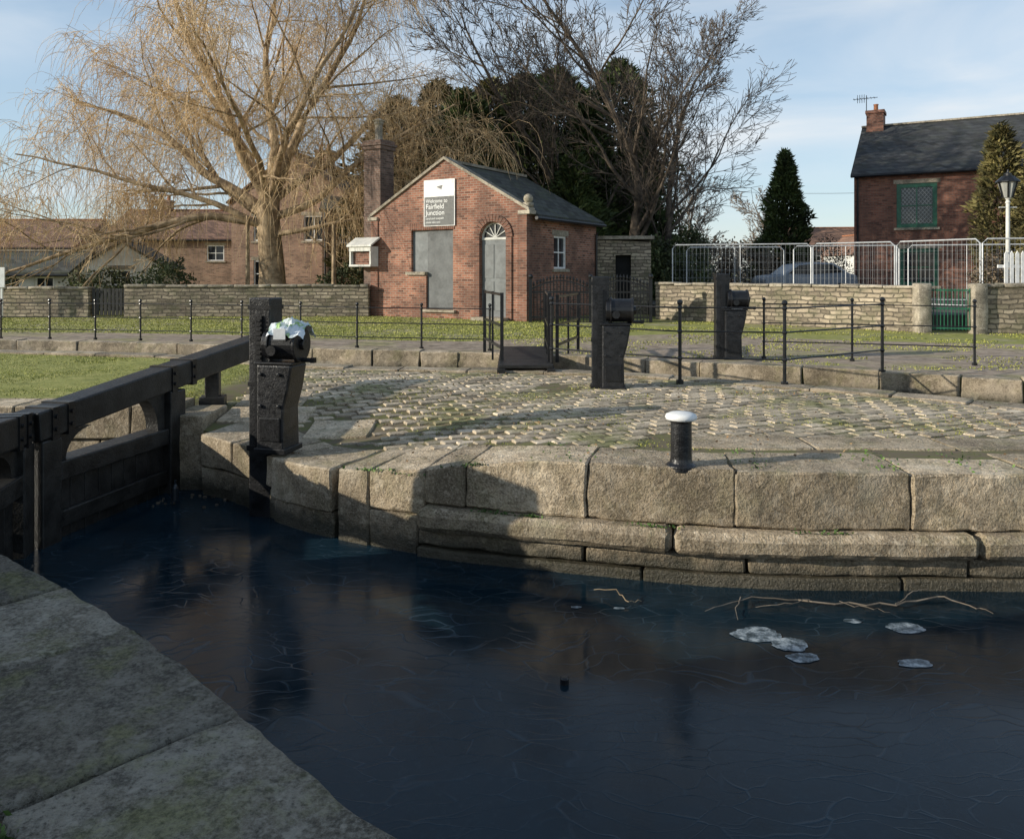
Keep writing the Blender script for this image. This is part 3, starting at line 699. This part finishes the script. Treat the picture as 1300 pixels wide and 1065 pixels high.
mb.add(vs,[(0,3,2,1),(4,5,6,7),(0,1,5,4),(1,2,6,5),(2,3,7,6),(3,0,4,7)]); mb.box(-.68,-.62,-.42,-.04,1.75,2.36); mb.box(.22,.28,-.42,-.04,1.75,2.36); mb.box(-.68,.28,-.44,-.40,2.2,2.36); mb.box(-.68,.28,-.44,-.04,1.68,1.749)
mb.build('hooded_box',M_lgrey,g)
mb=MB(); mb.box(-.61,.21,-.3,-.05,1.76,2.19); mb.build('box_interior',M_brick_dk,g)
sg_=empty('welcome_sign',(0,0,0)); sg_.parent=g
mb=MB(); mb.box(2.24,3.48,-.05,-.021,2.98,4.48); mb.build('board',M_white,sg_); mb=MB(); mb.box(2.27,3.45,-.056,-.051,3.0,3.93); mb.build('dark_panel',plain('sign_dark',(.05,.055,.055),.5,.1,3,0),sg_)
M_txt=plain('sign_lettering',(.8,.8,.78),.5,.02,3,0)
for i,(tx,sz) in enumerate((('Welcome to',.17),('Fairfield',.23),('Junction',.23),('canal and towpath',.10),('please take care',.09))):
    cu=bpy.data.curves.new('lettering','FONT'); cu.body=tx; cu.size=sz; cu.extrude=.002; cu.materials.append(M_txt)
    o=bpy.data.objects.new('lettering',cu); S.collection.objects.link(o); o.parent=sg_; o.rotation_euler=(math.pi/2,0,0); o.location=(2.33,-.06,(3.74,3.54,3.34,3.2,3.08)[i])
mb=MB(); mb.prism([(2.75,4.25),(2.95,4.16),(3.0,4.3)],-.056,-.051); mb.build('logo',M_blackiron,sg_)
g=empty('stone_outbuilding',(3.0,28.2,0),-.1); mb=MB(); panel(mb,[(0,-.2),(1.95,-.2),(1.95,2.55),(0,2.65)],[rect(.7,1.25,0,2.1)],F,.3)
panel(mb,[(0,-.2),(3,-.2),(3,2.55),(0,2.55)],[],lambda x,z,d:(1.95-d,x,z),.1); mb.build('walls',M_rubble,g)
mb=MB(); mb.box(-.02,2.06,-.1,3,2.66,2.78); mb.build('roof_slab',M_cop,g); mb=MB(); mb.box(.7,1.25,.301,.33,0,2.1); mb.build('dark_door',M_dark,g)
g=house('brick_house',(15.2,35,0),math.atan2(-.5,.866),14,8.5,5.8,8.45,False,M_brick_rh,M_slate2,fw=((1.7,3.25,3.4,5.3),(8.2,9.5,3.4,5.1),(1.8,3.3,.9,2.5)),frame=M_green,chim=((.5,4.25,.75,1.0,9.3),),bars=(1,1),pots=1,fwid=.17)
mb=MB()
for k in range(-11,9):
    for sgn in (1,-1):
        x0,x1,z0,z1=1.87,3.08,3.57,5.13; xa=x0+k*.15; pa=[]
        for i in range(31):
            zz=z0+(z1-z0)*i/30; xx=xa+(zz-z0)*.8
            if x0<=xx<=x1: pa.append((xx if sgn==1 else x0+x1-xx,zz))
        if len(pa)>2: mb.beam((pa[0][0],.095,pa[0][1]),(pa[-1][0],.095,pa[-1][1]),.008,.014)
mb.build('leaded_lattice',M_wire,g)
mb=MB(); mb.tube([(.1,4.0,9.1),(.1,4.0,10.1)],.02,5); mb.tube([(-.5,4.0,9.95),(.6,4.0,9.95)],.015,5)
for k in range(7): mb.tube([(-.45+k*.15,3.75,9.95),(-.45+k*.15,4.25,9.95)],.01,4)
for k in range(4): mb.tube([(-.3+k*.1,4.0,9.75),(-.3+k*.1,4.0,10.15)],.012,4)
mb.build('tv_aerial',M_blackiron,g)
mb=MB(); mb.box(6.0,12.5,-2.2,-.02,-.2,2.9); mb.build('extension',M_brick_rh,g)
mb=MB(); mb.add([(5.8,-2.4,2.85),(12.7,-2.4,2.85),(12.7,0,3.7),(5.8,0,3.7),(5.8,-2.4,2.95),(12.7,-2.4,2.95),(12.7,0,3.8),(5.8,0,3.8)],[(0,3,2,1),(4,5,6,7),(0,1,5,4),(1,2,6,5),(2,3,7,6),(3,0,4,7)]); mb.build('extension_roof',M_slate2,g)
house('brick_house',(-14.6,41,0),-.12,6.4,9,5.2,7.6,True,M_brick_far,M_tile,fw=((1.2,2.3,3.1,4.4),(3.9,5.0,3.1,4.4),(1.2,2.3,.7,2.1)),chim=((3.2,5,.9,.9,8.5),))
house('brick_house',(-9.4,39,0),.12,4.6,8,4.6,6.6,False,M_brick_far,M_slate,fw=((.8,1.8,2.9,4),(2.8,3.8,2.9,4)),chim=((4.2,4,.6,.9,7.5),))
house('terraced_houses',(-26,50,0),.05,9.5,8,3.6,5.6,False,M_brick_far,M_tile,fw=((1,2.1,2.2,3.2),(6.5,7.6,2.2,3.2)),chim=((2.4,4,.9,.7,6.4),(7.2,4,.9,.7,6.4)))
house('terraced_houses',(-42,54,0),.0,12,8,3.2,5.2,False,M_brick_far,M_tile,fw=((1,2.1,1.9,2.9),(8,9,1.9,2.9)),chim=((3,4,.9,.7,5.9),))
house('white_cottage',(-18.6,34,0),.25,3.2,5,1.75,2.75,True,M_lgrey,M_slate,fw=((1.1,2.0,.9,1.6),))
house('garage_outbuilding',(-23.5,33,0),.05,4.8,4,1.45,2.3,False,M_lgrey,M_slate,fw=((.5,1.3,.75,1.3),(2,2.8,.75,1.3),(3.4,4.2,.2,1.3)))
house('distant_house',(26,72,0),-.1,9,8,3.4,5.6,False,M_brick_far,M_tile,fw=((1,2.2,2,3),(5,6.2,2,3)),chim=((7,4,.9,.7,6.4),))
house('distant_house',(27,62,0),.1,3.6,5,3.0,4.4,True,M_lgrey,M_tile,fw=((1,2.2,1.6,2.6),))
mb=MB(); poly=[(4.8,25.7),(10.3,20.3),(11.5,20.1),(60,16.5),(60,70),(4.8,70)]
mb.add([(x,y,.4) for x,y in poly]+[(x,y,-.05) for x,y in poly],[(0,1,2,3,4,5)]+[(i,i+6,(i+1)%6+6,(i+1)%6) for i in range(6)]); mb.build('car_park',M_asph)
def mesh_panel(a,b,z=.45,H=1.95):
    a=Vector((*a,z));b=Vector((*b,z));L=(b-a).length; g=empty('mesh_fence_panel',(a.x,a.y,z),math.atan2(b.y-a.y,b.x-a.x))
    mb=MB(); r=.12
    mb.tube([(0.03,0,0),(0.03,0,H-r),(.03+r,0,H),(L-.03-r,0,H),(L-.03,0,H-r),(L-.03,0,0)],.021,6); mb.tube([(.03,0,.12),(L-.03,0,.12)],.016,6)
    if L>3: mb.tube([(L/2,0,.12),(L/2,0,H)],.012,6)
    mb.build('tube_frame',M_galv,g); mb=MB()
    n=int(L/.13)
    for i in range(1,n): mb.tube([(L*i/n,0,.12),(L*i/n,0,H)],.0028,3,False)
    for z_ in np.arange(.3,H,.27): mb.tube([(.03,0,z_),(L-.03,0,z_)],.0025,3,False)
    mb.build('wire_mesh',M_wire,g); mb=MB(); mb.box(-.3,.3,-.11,.11,-.05,.06); mb.build('block_foot',M_asph,g)
pp=[(5.35,26.4),(9.6,25.2),(11.5,23.6),(12.75,21.4),(15.9,20.6)]
for a,b in zip(pp,pp[1:]): mesh_panel(a,b)
mesh_panel((9.8,27.5),(13.2,26.8)); mesh_panel((6.4,29),(9.9,28.6)); mesh_panel((13.4,26.7),(16.8,25.6))
mb=MB(); 
for i in range(20): mb.prism([(12.45+i*.14,.42),(12.54+i*.14,.42),(12.54+i*.14,1.95),(12.495+i*.14,2.03),(12.45+i*.14,1.95)],19.9,19.925)
mb.box(12.3,15.3,19.93,19.97,.75,.83); mb.box(12.3,15.3,19.93,19.97,1.6,1.68); mb.build('picket_fence',M_white)
def lamp(loc,H,mat=M_lgrey):
    g=empty('street_lamp',loc); mb=MB(); mb.lathe((0,0,0),[(.12,0),(.12,.5),(.075,.6),(.06,.8),(.05,H-.75),(.07,H-.72),(.04,H-.65),(.09,H-.58)],14)
    mb.tube([(-.25,0,H-.85),(.25,0,H-.85)],.018,6); mb.build('column',mat,g)
    mb=MB(); mb.lathe((0,0,0),[(.13,H-.58),(.25,H-.15)],6); mb.build('lantern_glass',plain('lantern_glass',(.35,.35,.32),.2,.1,3,0),g)
    mb=MB()
    for k in range(6):
        a=k*math.pi/3; mb.beam((.135*math.cos(a),.135*math.sin(a),H-.58),(.255*math.cos(a),.255*math.sin(a),H-.15),.03,.03)
    mb.lathe((0,0,0),[(.31,H-.15),(.30,H-.12),(.15,H+.02),(.10,H+.03),(.10,H+.09),(.03,H+.12),(.02,H+.2)],12); mb.build('lantern_cap',M_blackiron,g)
lamp((13.85,22,.4),3.75); lamp((20.5,38,.4),3.2)
g=empty('parked_car',(10.9,34.0,.4),.05); mb=MB()
prof=[(0,.35),(.05,.75),(.2,.92),(.9,1.0),(1.45,1.42),(2.1,1.52),(3.1,1.48),(3.75,1.05),(4.1,.95),(4.2,.4),(4.1,.25),(.1,.25)]
mb.prism(prof,0,1.7); mb.build('body',M_car,g,bevel=.06)
mb=MB(); mb.prism([(1.05,1.02),(1.52,1.38),(2.05,1.44),(2.05,1.0)],-.01,1.71); mb.prism([(2.13,1.0),(2.13,1.44),(3.0,1.42),(3.5,1.08)],-.01,1.71); mb.build('side_windows',M_glass,g)
mb=MB()
for x in (.8,3.35):
    for y in (-.02,1.55): mb.tube([(x,y,.31),(x,y+.18,.31)],.31,18)
mb.build('wheels',M_rub,g,bevel=.03)
mb=MB(); mb.tube([(-9.9,29.5,0),(-9.9,29.5,3.6)],[.09,.07],8); mb.build('timber_pole',M_wbark); mb=MB(); mb.tube([(-6.4,28.3,0),(-6.4,28.3,3.2)],[.09,.07],8); mb.build('timber_pole',M_wbark)
mb=MB(); mb.box(-17.2,-16.5,25.6,25.64,1.0,1.65); mb.box(-17.1,-17.04,25.645,25.7,0,1.6); mb.box(-16.66,-16.6,25.645,25.7,0,1.6); mb.build('notice_board',M_white)
mb=MB(); mb.tube([(8+t_*.4,50-.1*t_,7.0-.02*t_-.3*math.sin(math.pi*t_/40)) for t_ in range(0,41,4)],.012,3); mb.build('overhead_cable',M_blackiron)
wall('unseen_shade_wall',(-10.5,-9),(-10.3,1.6),3.9,.3,M_brick_dk)  # out-of-view wall added to keep the near bank in shade
# ---------------------------------------------------------------- trees
def tubes_mesh(name,tubes,mat,parent,sides=3):
    V=[];F_=[];base=0
    for pts,rad in tubes:
        pts=np.asarray(pts);n=len(pts); d=np.gradient(pts,axis=0); d/=np.linalg.norm(d,axis=1)[:,None]+1e-9
        a=np.where(np.abs(d[:,2:3])<.9,np.array([[0,0,1.]]),np.array([[1.,0,0]])); x=np.cross(d,a); x/=np.linalg.norm(x,axis=1)[:,None]+1e-9; y=np.cross(d,x)
        k=np.arange(sides)*2*np.pi/sides; r=np.asarray(rad)[:,None,None]
        v=pts[:,None,:]+(x[:,None,:]*np.cos(k)[None,:,None]+y[:,None,:]*np.sin(k)[None,:,None])*r
        V.append(v.reshape(-1,3)); i=np.arange(n-1)[:,None]*sides; kk=np.arange(sides)[None,:]; k2=(kk+1)%sides
        f=np.stack([i+kk,i+k2,i+sides+k2,i+sides+kk],-1).reshape(-1,4)+base; F_.append(f); base+=n*sides
    V=np.concatenate(V);F_=np.concatenate(F_); me=bpy.data.meshes.new(name)
    me.vertices.add(len(V)); me.vertices.foreach_set('co',V.astype(np.float32).ravel()); me.loops.add(F_.size); me.loops.foreach_set('vertex_index',F_.astype(np.int32).ravel())
    me.polygons.add(len(F_)); me.polygons.foreach_set('loop_start',np.arange(0,F_.size,4,dtype=np.int32)); me.polygons.foreach_set('loop_total',np.full(len(F_),4,dtype=np.int32))
    me.polygons.foreach_set('use_smooth',np.ones(len(F_),dtype=bool)); me.materials.append(mat); me.update(calc_edges=True)
    o=bpy.data.objects.new(name,me); S.collection.objects.link(o); o.parent=parent; return o
def unit(v): return v/(math.sqrt(float((v*v).sum()))+1e-9)
def grow(T,p,d,L,r,lvl,cfg):
    n=max(3,int(L/cfg['seg'][min(lvl,len(cfg['seg'])-1)])); pts=[p.copy()];rad=[r]; dirs=[d]; N=rng.normal(size=(n,3))*cfg['wig']; up=np.array([0,0,cfg['trop'][min(lvl,len(cfg['trop'])-1)]])
    for i in range(1,n+1):
        d=unit(d+N[i-1]+up); p=p+d*L/n; pts.append(p.copy()); rad.append(max(cfg['rmin'],r*(1-cfg['taper']*i/n))); dirs.append(d)
    T.append((np.array(pts),rad,lvl))
    if lvl<cfg['levels']:
        k=cfg['kids'][lvl]
        for c in range(k):
            f=cfg['from'][lvl]+(1-cfg['from'][lvl])*(c+rng.uniform(.2,1))/k; i=min(n,int(f*n)); 
            dd=dirs[i]; q=rng.normal(size=3); q=unit(q-dd*float((q*dd).sum())); a=math.radians(rng.uniform(*cfg['ang'])); nd=unit(dd*math.cos(a)+q*math.sin(a))
            grow(T,pts[i],nd,L*cfg['ratio']*rng.uniform(.7,1.15)*(1.2-.5*f),max(cfg['rmin'],rad[i]*cfg.get('rk',.5)),lvl+1,cfg)
def bare_tree(name,loc,H,r,mat,dir0=(0,0,1),kids=(8,6,6,5),rmin=.008,levels=4,ratio=.55,wig=.08,ang=(22,50),trop=(.02,.07,.06,.04),fork=.25):
    cfg=dict(seg=(.8,.6,.45,.35,.3),wig=wig,trop=trop,rmin=rmin,taper=.85,levels=levels,kids=kids,ratio=ratio,ang=ang); cfg['from']=(fork,.2,.15,.1)
    T=[]; grow(T,np.array([0,0,-.1]),unit(np.array(dir0,float)),H,r,0,cfg); g=empty(name,loc)
    tubes_mesh('trunk_and_limbs',[(a,b) for a,b,l in T if l<=1],mat,g,7); tubes_mesh('twigs',[(a,b) for a,b,l in T if l>1],mat,g,3); return g
g=empty('weeping_willow_tree',(-9.3,30.5,0)); T=[]
tr=np.array([[0,0,-.2],[0.02,0,.5],[.0,.05,1.5],[-.08,.05,2.6],[-.15,0,3.6],[-.1,0,4.6]]); tubes=[(tr,[.75,.56,.5,.46,.45,.40])]
cfg=dict(seg=(.7,.5,.4,.3),wig=.11,trop=(.022,.015,-.01,-.05),rmin=.008,taper=.82,levels=3,kids=(10,6,5),ratio=.46,ang=(22,55),rk=.45); cfg['from']=(.22,.2,.15)
for (dx,dy,dz,L,r,st) in ((.15,.1,1,10,.24,4.5),(-.4,.0,1,10.5,.23,4.4),(.6,-.15,.8,10,.22,4.3),(-.85,.2,.62,11,.22,4.0),(-1,-.1,.20,10.5,.2,3.6),(1,.2,.42,8.5,.18,3.9),(-.1,-.6,.8,8,.16,4.4),(.2,.7,.8,8,.16,4.4),(1,-.3,.25,6.5,.12,3.2),(-.95,-.5,.5,9.5,.15,3.5),(-.65,.3,.85,11,.19,4.6),(.4,-.4,1,9.5,.17,4.6),(-1,.35,.38,10.5,.16,3.8),(.85,.3,.75,9.5,.17,4.4)):
    grow(T,np.array([-.1,0,st-.3]),unit(np.array([dx,dy,dz],float)),L,r,0,cfg)
tubes_mesh('trunk_and_limbs',[(a,b) for a,b,l in T if l<=1]+tubes,M_wbark,g,6)
tubes_mesh('branches',[(a,b) for a,b,l in T if l>1],M_wtwig,g,3)
st=[]
cands=[a for a,b,l in T if l>=2]
for k in range(10000):
    a=cands[rng.integers(len(cands))]; i=rng.integers(len(a)//3,len(a)); p=a[i].copy()
    if p[2]<2.6: continue
    out=unit(a[min(i+1,len(a)-1)]-a[max(i-1,0)]+rng.normal(size=3)*.5); L=rng.uniform(.8,2.9)*(1.45 if p[2]<7 else .9); L=min(L,p[2]-1.5); n=6; pts=[p.copy()]; d=out; N=rng.normal(size=(n,3))*.1
    for j in range(n):
        d=unit(d*.73+np.array([0,0,-.32])+N[j]); p=p+d*L/n; pts.append(p.copy())
    st.append((np.array(pts),np.linspace(.0085,.004,n+1)))
tubes_mesh('hanging_twigs',st,M_wtwig,g,3)
bare_tree('bare_tree',(4.6,33,0),14,.25,M_bark,(.03,0,1),kids=(18,9,6,4),ratio=.48,fork=.15,rmin=.009)
bare_tree('bare_tree',(3.2,35,0),14,.2,M_bark,(-.12,0,1),kids=(15,8,6,4),ratio=.46,fork=.18,rmin=.010)
bare_tree('bare_tree',(6.4,35,0),12.5,.2,M_bark,(.26,0,1),kids=(16,9,6,4),ratio=.50,fork=.12,rmin=.010)
bare_tree('bare_tree',(12.0,55,0),8,.16,M_bark2,(.05,0,1),kids=(12,8,5,4),ratio=.45,fork=.1,rmin=.012)
bare_tree('bare_tree',(24.5,75,0),9,.2,M_bark2,(.0,0,1),kids=(12,7,5,4),ratio=.45,fork=.12,rmin=.016)
bare_tree('bare_tree',(-21,44,0),7,.15,M_bark2,(.0,0,1),kids=(12,7,5,4),ratio=.45,fork=.12,rmin=.012)
bare_tree('bare_tree',(8.6,39,0),7,.12,M_bark2,(.0,0,1),kids=(12,7,5,4),ratio=.5,fork=.08,rmin=.010)
def cone_foliage(name,loc,H,R,n,mat,size=.13,z0=.3,pw=.75,lob=.32,col=False):
    g=empty(name,loc); t_=rng.uniform(0,1,n)**1.2; a=rng.uniform(0,6.283,n)
    s=rng.uniform(0,100)
    prof=(np.sin(np.pi*np.clip(t_*.78+.22,0,1))**.6 if col else (1-t_)**pw)
    lobn=np.array([noise.noise(Vector((math.cos(x)*1.8+s,math.sin(x)*1.8,y*H*.7))) for x,y in zip(a,t_)])
    tier=.12*np.sin(t_*H*5+3*lobn+a)
    rr=R*prof*(1+lob*2*lobn+tier)*rng.uniform(.0,1,n)**.3
    c=np.c_[np.cos(a)*rr,np.sin(a)*rr,z0+t_*(H-z0)]
    c+=rng.normal(size=(n,3))*.07
    out=np.c_[np.cos(a),np.sin(a),rng.uniform(-.2,1.1,n)]+rng.normal(size=(n,3))*.35; out/=np.linalg.norm(out,axis=1)[:,None]
    sd=np.cross(out,rng.normal(size=(n,3))); sd/=np.linalg.norm(sd,axis=1)[:,None]; L=(size*rng.uniform(.6,1.7,n))[:,None]
    V=np.stack([c-sd*L*.3,c+sd*L*.3,c+out*L*1.3],1)
    tri_mesh('foliage',V.reshape(-1,3),mat,3,g); mb=MB(); mb.tube([(0,0,-.1),(0,0,H*.5),(0,0,H*.93)],[R*.11,R*.07,.01],7); mb.build('trunk',M_bark,g); return g
for (x,y,H,R,m,col) in ((-5.2,36,9.3,2.2,M_conif2,1),(-3.6,38,10.6,2.3,M_conif2,1),(-2.2,35.5,9.6,1.9,M_conif,1),(-1.0,38,10.7,2.3,M_conif2,1),(.6,36,10.4,2.2,M_conif,1),(2.2,38,11.2,2.5,M_conif,1),(3.4,36.5,9.8,2.0,M_conif,0),(5.2,38,11.6,2.4,M_conif,1),(2.6,33.4,6.4,1.6,M_conif,0),(6.3,39,9.0,1.7,M_conif,0)):
    cone_foliage('conifer_tree',(x,y,0),H,R,15000,m,.19,pw=.6,col=col,lob=.42)
cone_foliage('conifer_tree',(14.2,41,.4),7.3,1.75,15000,M_conif,.16,pw=.85)
cone_foliage('conifer_tree',(17.9,28.8,.4),6.4,.8,9000,M_conif2,.12,col=1); cone_foliage('conifer_tree',(18.4,27.2,.4),6.3,.8,9000,M_conif2,.12,col=1)
def mass(name,cs,mat,n,size):
    P_=[]
    for (x,y,z,rx,ry,rz_) in cs:
        v=rng.normal(size=(n,3)); v/=np.linalg.norm(v,axis=1)[:,None]; rr=rng.uniform(.3,1,n)**.4
        nn=np.array([noise.noise(Vector(q*2.2)+Vector((x,y,z))) for q in v]); v*= (rr*(1+.5*nn))[:,None]
        P_.append(v*np.array([rx,ry,rz_])+np.array([x,y,z]))
    return scraps(name,np.concatenate(P_),size,mat,1)
mass('hedge',[(5.6,31,1.3,1.0,.9,1.6),(6.8,33,1.0,1.2,1,1.3),(7.6,34,1.6,.9,1,1.9),(4.9,30.5,1.0,.6,.6,1.2)],M_ivy,6000,.07)
mass('garden_shrubs',[(-20.5,30,.8,1.4,.8,1.0),(-12.7,29,.8,1.0,.8,1.2),(-16,31,.7,1.6,.8,.9),(-6.1,29.5,.8,1.2,.7,1.2),(-24,30,1.0,2,.8,1.2)],M_ivy,3500,.06)
mass('brown_hedgerow',[(9.5,38,1.6,1.5,1,1.6),(11.8,39,1.4,1.6,1,1.4),(17,44,1.6,2,1,1.8)],M_brownshrub,5000,.06)
mass('roadside_shrub',[(13.1,21.6,1.2,.5,.4,.8),(17.2,24,1.0,1.2,.7,1.0)],M_brownshrub,2500,.04)
cs=[(x,random.uniform(95,120),2.0,random.uniform(5,9),4,random.uniform(3.0,5.2)) for x in range(-110,120,8)]
t=NT('distant_twigs'); M_dist=t.out(t.ramp(t.geo.outputs['Random Per Island'],[(0,(.07,.06,.05)),(1,(.15,.13,.11))]),1)
mass('distant_trees',cs,M_dist,2500,.25)
# ---------------------------------------------------------------- things on the water
mb=MB()
def ipatch(cx,cy,rx,ry,sd):
    vs=[(cx,cy,-.844)];n=40
    for k in range(n):
        a=2*math.pi*k/n; q=1+.3*noise.noise(Vector((math.cos(a)*1.5,math.sin(a)*1.5,sd)))+.1*noise.noise(Vector((math.cos(a)*6,math.sin(a)*6,sd))); vs.append((cx+rx*q*math.cos(a),cy+ry*q*math.sin(a),-.846))
    mb.add(vs,[(0,1+k,1+(k+1)%n) for k in range(n)])
for i,(a,b_,c_,d_) in enumerate(((1.6,5.1,.17,.10),(1.75,4.97,.12,.09),(1.77,4.8,.10,.06),(2.6,5.2,.13,.075),(2.42,4.73,.11,.05),(2.29,5.3,.06,.035),(.75,5.5,.04,.018),(.45,5.52,.04,.018))): ipatch(a,b_,c_,d_,i*3.3)
mb.build('ice_patches',M_ice)
def wiggle(pts,k=4,amp=.02):
    out=[]
    for (a,b) in zip(pts,pts[1:]):
        for i in range(k):
            t_=i/k; out.append(Vector(a).lerp(Vector(b),t_)+Vector((0,random.uniform(-amp,amp),random.uniform(-.006,.012))))
    return out+[Vector(pts[-1])]
def twg(mb,pts,r0,r1,rm=None):
    w_=wiggle(pts); n=len(w_); mb.tube(w_,[ (r0+(r1-r0)*i/(n-1))+(0 if rm is None else rm*math.sin(math.pi*i/(n-1))) for i in range(n)],5)
mb=MB()
twg(mb,[(1.33,5.43,-.835),(1.62,5.58,-.815),(1.96,5.6,-.825),(2.26,5.52,-.82),(2.68,5.5,-.825),(3.02,5.6,-.80),(3.2,5.52,-.83),(3.3,5.40,-.84)],.002,.002,.0045)
twg(mb,[(1.62,5.58,-.81),(1.55,5.45,-.83),(1.52,5.3,-.84)],.004,.0015); twg(mb,[(2.1,5.56,-.815),(1.9,5.47,-.81),(1.7,5.5,-.84)],.004,.0015); twg(mb,[(2.68,5.49,-.82),(2.85,5.60,-.77),(3.0,5.66,-.78)],.004,.0015); twg(mb,[(2.3,5.52,-.82),(2.45,5.44,-.82),(2.6,5.42,-.84)],.003,.0015)
mb.build('fallen_branch',bark('driftwood',(.12,.095,.07),(.26,.21,.16)))
mb=MB(); twg(mb,[(.6,5.75,-.83),(.75,5.65,-.79),(.82,5.55,-.82),(.92,5.6,-.84)],.002,.002,.002); mb.build('twig',M_wbark)
mb=MB(); mb.lathe((.30,4.5,-.86),[(.022,0),(.026,.01),(.026,.04),(.018,.05)],10); mb.build('floating_can',M_blackiron)
mb=MB()
for k in range(22): block(mb,lambda a,b:(a,b),*(lambda x,y,s:(x-s,x+s,y-s*.7,y+s*.7))(random.uniform(-3.6,-2.9),random.uniform(7.8,8.35),random.uniform(.008,.022)),-.86,-.83,.01,e=.005,res=.05)
mb.build('floating_debris',plain('litter',(.13,.10,.07),.7,.7,12,.2,island=.8))
mb=MB(); mb.tube([(-3.4,7.95,-.8),(-3.4,7.95,-.68),(-3.4,7.95,-.64),(-3.4,7.95,-.6)],[.035,.035,.014,.014],10); mb.build('plastic_bottle',M_glass)
# ---------------------------------------------------------------- light, sky, camera
el=math.radians(17.0); sd=Vector((-.965,-.262,0)).normalized()
w=bpy.data.worlds.new("World"); S.world=w; w.use_nodes=True; nt=w.node_tree; bg=nt.nodes['Background']
sky=nt.nodes.new('ShaderNodeTexSky'); sky.sky_type='NISHITA'; sky.sun_disc=False; sky.sun_elevation=el; sky.sun_rotation=math.atan2(sd.x,sd.y); sky.air_density=1.0; sky.dust_density=.4; sky.ozone_density=1.2
tc=nt.nodes.new('ShaderNodeTexCoord'); mp=nt.nodes.new('ShaderNodeMapping'); mp.inputs['Scale'].default_value=(1.2,1.2,4.5); mp.inputs['Rotation'].default_value=(0.15,.1,.4)
nz=nt.nodes.new('ShaderNodeTexNoise'); nz.inputs['Scale'].default_value=2.0; nz.inputs['Detail'].default_value=6; nz.inputs['Roughness'].default_value=.5; nz.inputs['Distortion'].default_value=.5
mr=nt.nodes.new('ShaderNodeMapRange'); mr.inputs['From Min'].default_value=.40; mr.inputs['From Max'].default_value=.70; mr.inputs['To Min'].default_value=.45; mr.inputs['To Max'].default_value=.9
sx=nt.nodes.new('ShaderNodeSeparateXYZ'); hz=nt.nodes.new('ShaderNodeMapRange'); hz.inputs['From Min'].default_value=.25; hz.inputs['From Max'].default_value=.6; hz.inputs['To Min'].default_value=1.0; hz.inputs['To Max'].default_value=.35; ml=nt.nodes.new('ShaderNodeMath'); ml.operation='MULTIPLY'
cr=nt.nodes.new('ShaderNodeValToRGB'); cr.color_ramp.elements[0].position=.42; cr.color_ramp.elements[0].color=(.62,.80,1,1); cr.color_ramp.elements[1].position=.66; cr.color_ramp.elements[1].color=(.90,.95,1,1)
sc=nt.nodes.new('ShaderNodeVectorMath'); sc.operation='SCALE'; sc.inputs['Scale'].default_value=6.2
mx=nt.nodes.new('ShaderNodeMix'); mx.data_type='RGBA'
L=nt.links.new; L(tc.outputs['Generated'],mp.inputs[0]); L(mp.outputs[0],nz.inputs['Vector']); L(nz.outputs['Fac'],mr.inputs['Value']); L(nz.outputs['Fac'],cr.inputs[0]); L(cr.outputs[0],sc.inputs[0]); L(sc.outputs[0],mx.inputs[7])
L(tc.outputs['Generated'],sx.inputs[0]); L(sx.outputs[2],hz.inputs['Value']); L(mr.outputs[0],ml.inputs[0]); L(hz.outputs[0],ml.inputs[1]); L(ml.outputs[0],mx.inputs[0]); L(sky.outputs[0],mx.inputs[6]); L(mx.outputs[2],bg.inputs[0]); bg.inputs[1].default_value=.15
li=bpy.data.lights.new('sun','SUN'); li.energy=5.0; li.angle=math.radians(.5); li.color=(1,.93,.79); lo=bpy.data.objects.new('sun',li); S.collection.objects.link(lo)
dv=Vector((-sd.x*math.cos(el),-sd.y*math.cos(el),-math.sin(el))); lo.rotation_euler=dv.to_track_quat('-Z','Y').to_euler(); lo.location=(-30,-10,20)
cam=bpy.data.cameras.new('camera'); co=bpy.data.objects.new('camera',cam); S.collection.objects.link(co); co.location=(0,0,1.5); co.rotation_euler=(math.pi/2,0,0)
cam.sensor_width=36; cam.lens=27.69; cam.shift_y=-.144; cam.clip_end=3000; cam.clip_start=.05; S.camera=co
S.view_settings.view_transform='Standard'; S.view_settings.look='None'; S.view_settings.exposure=0
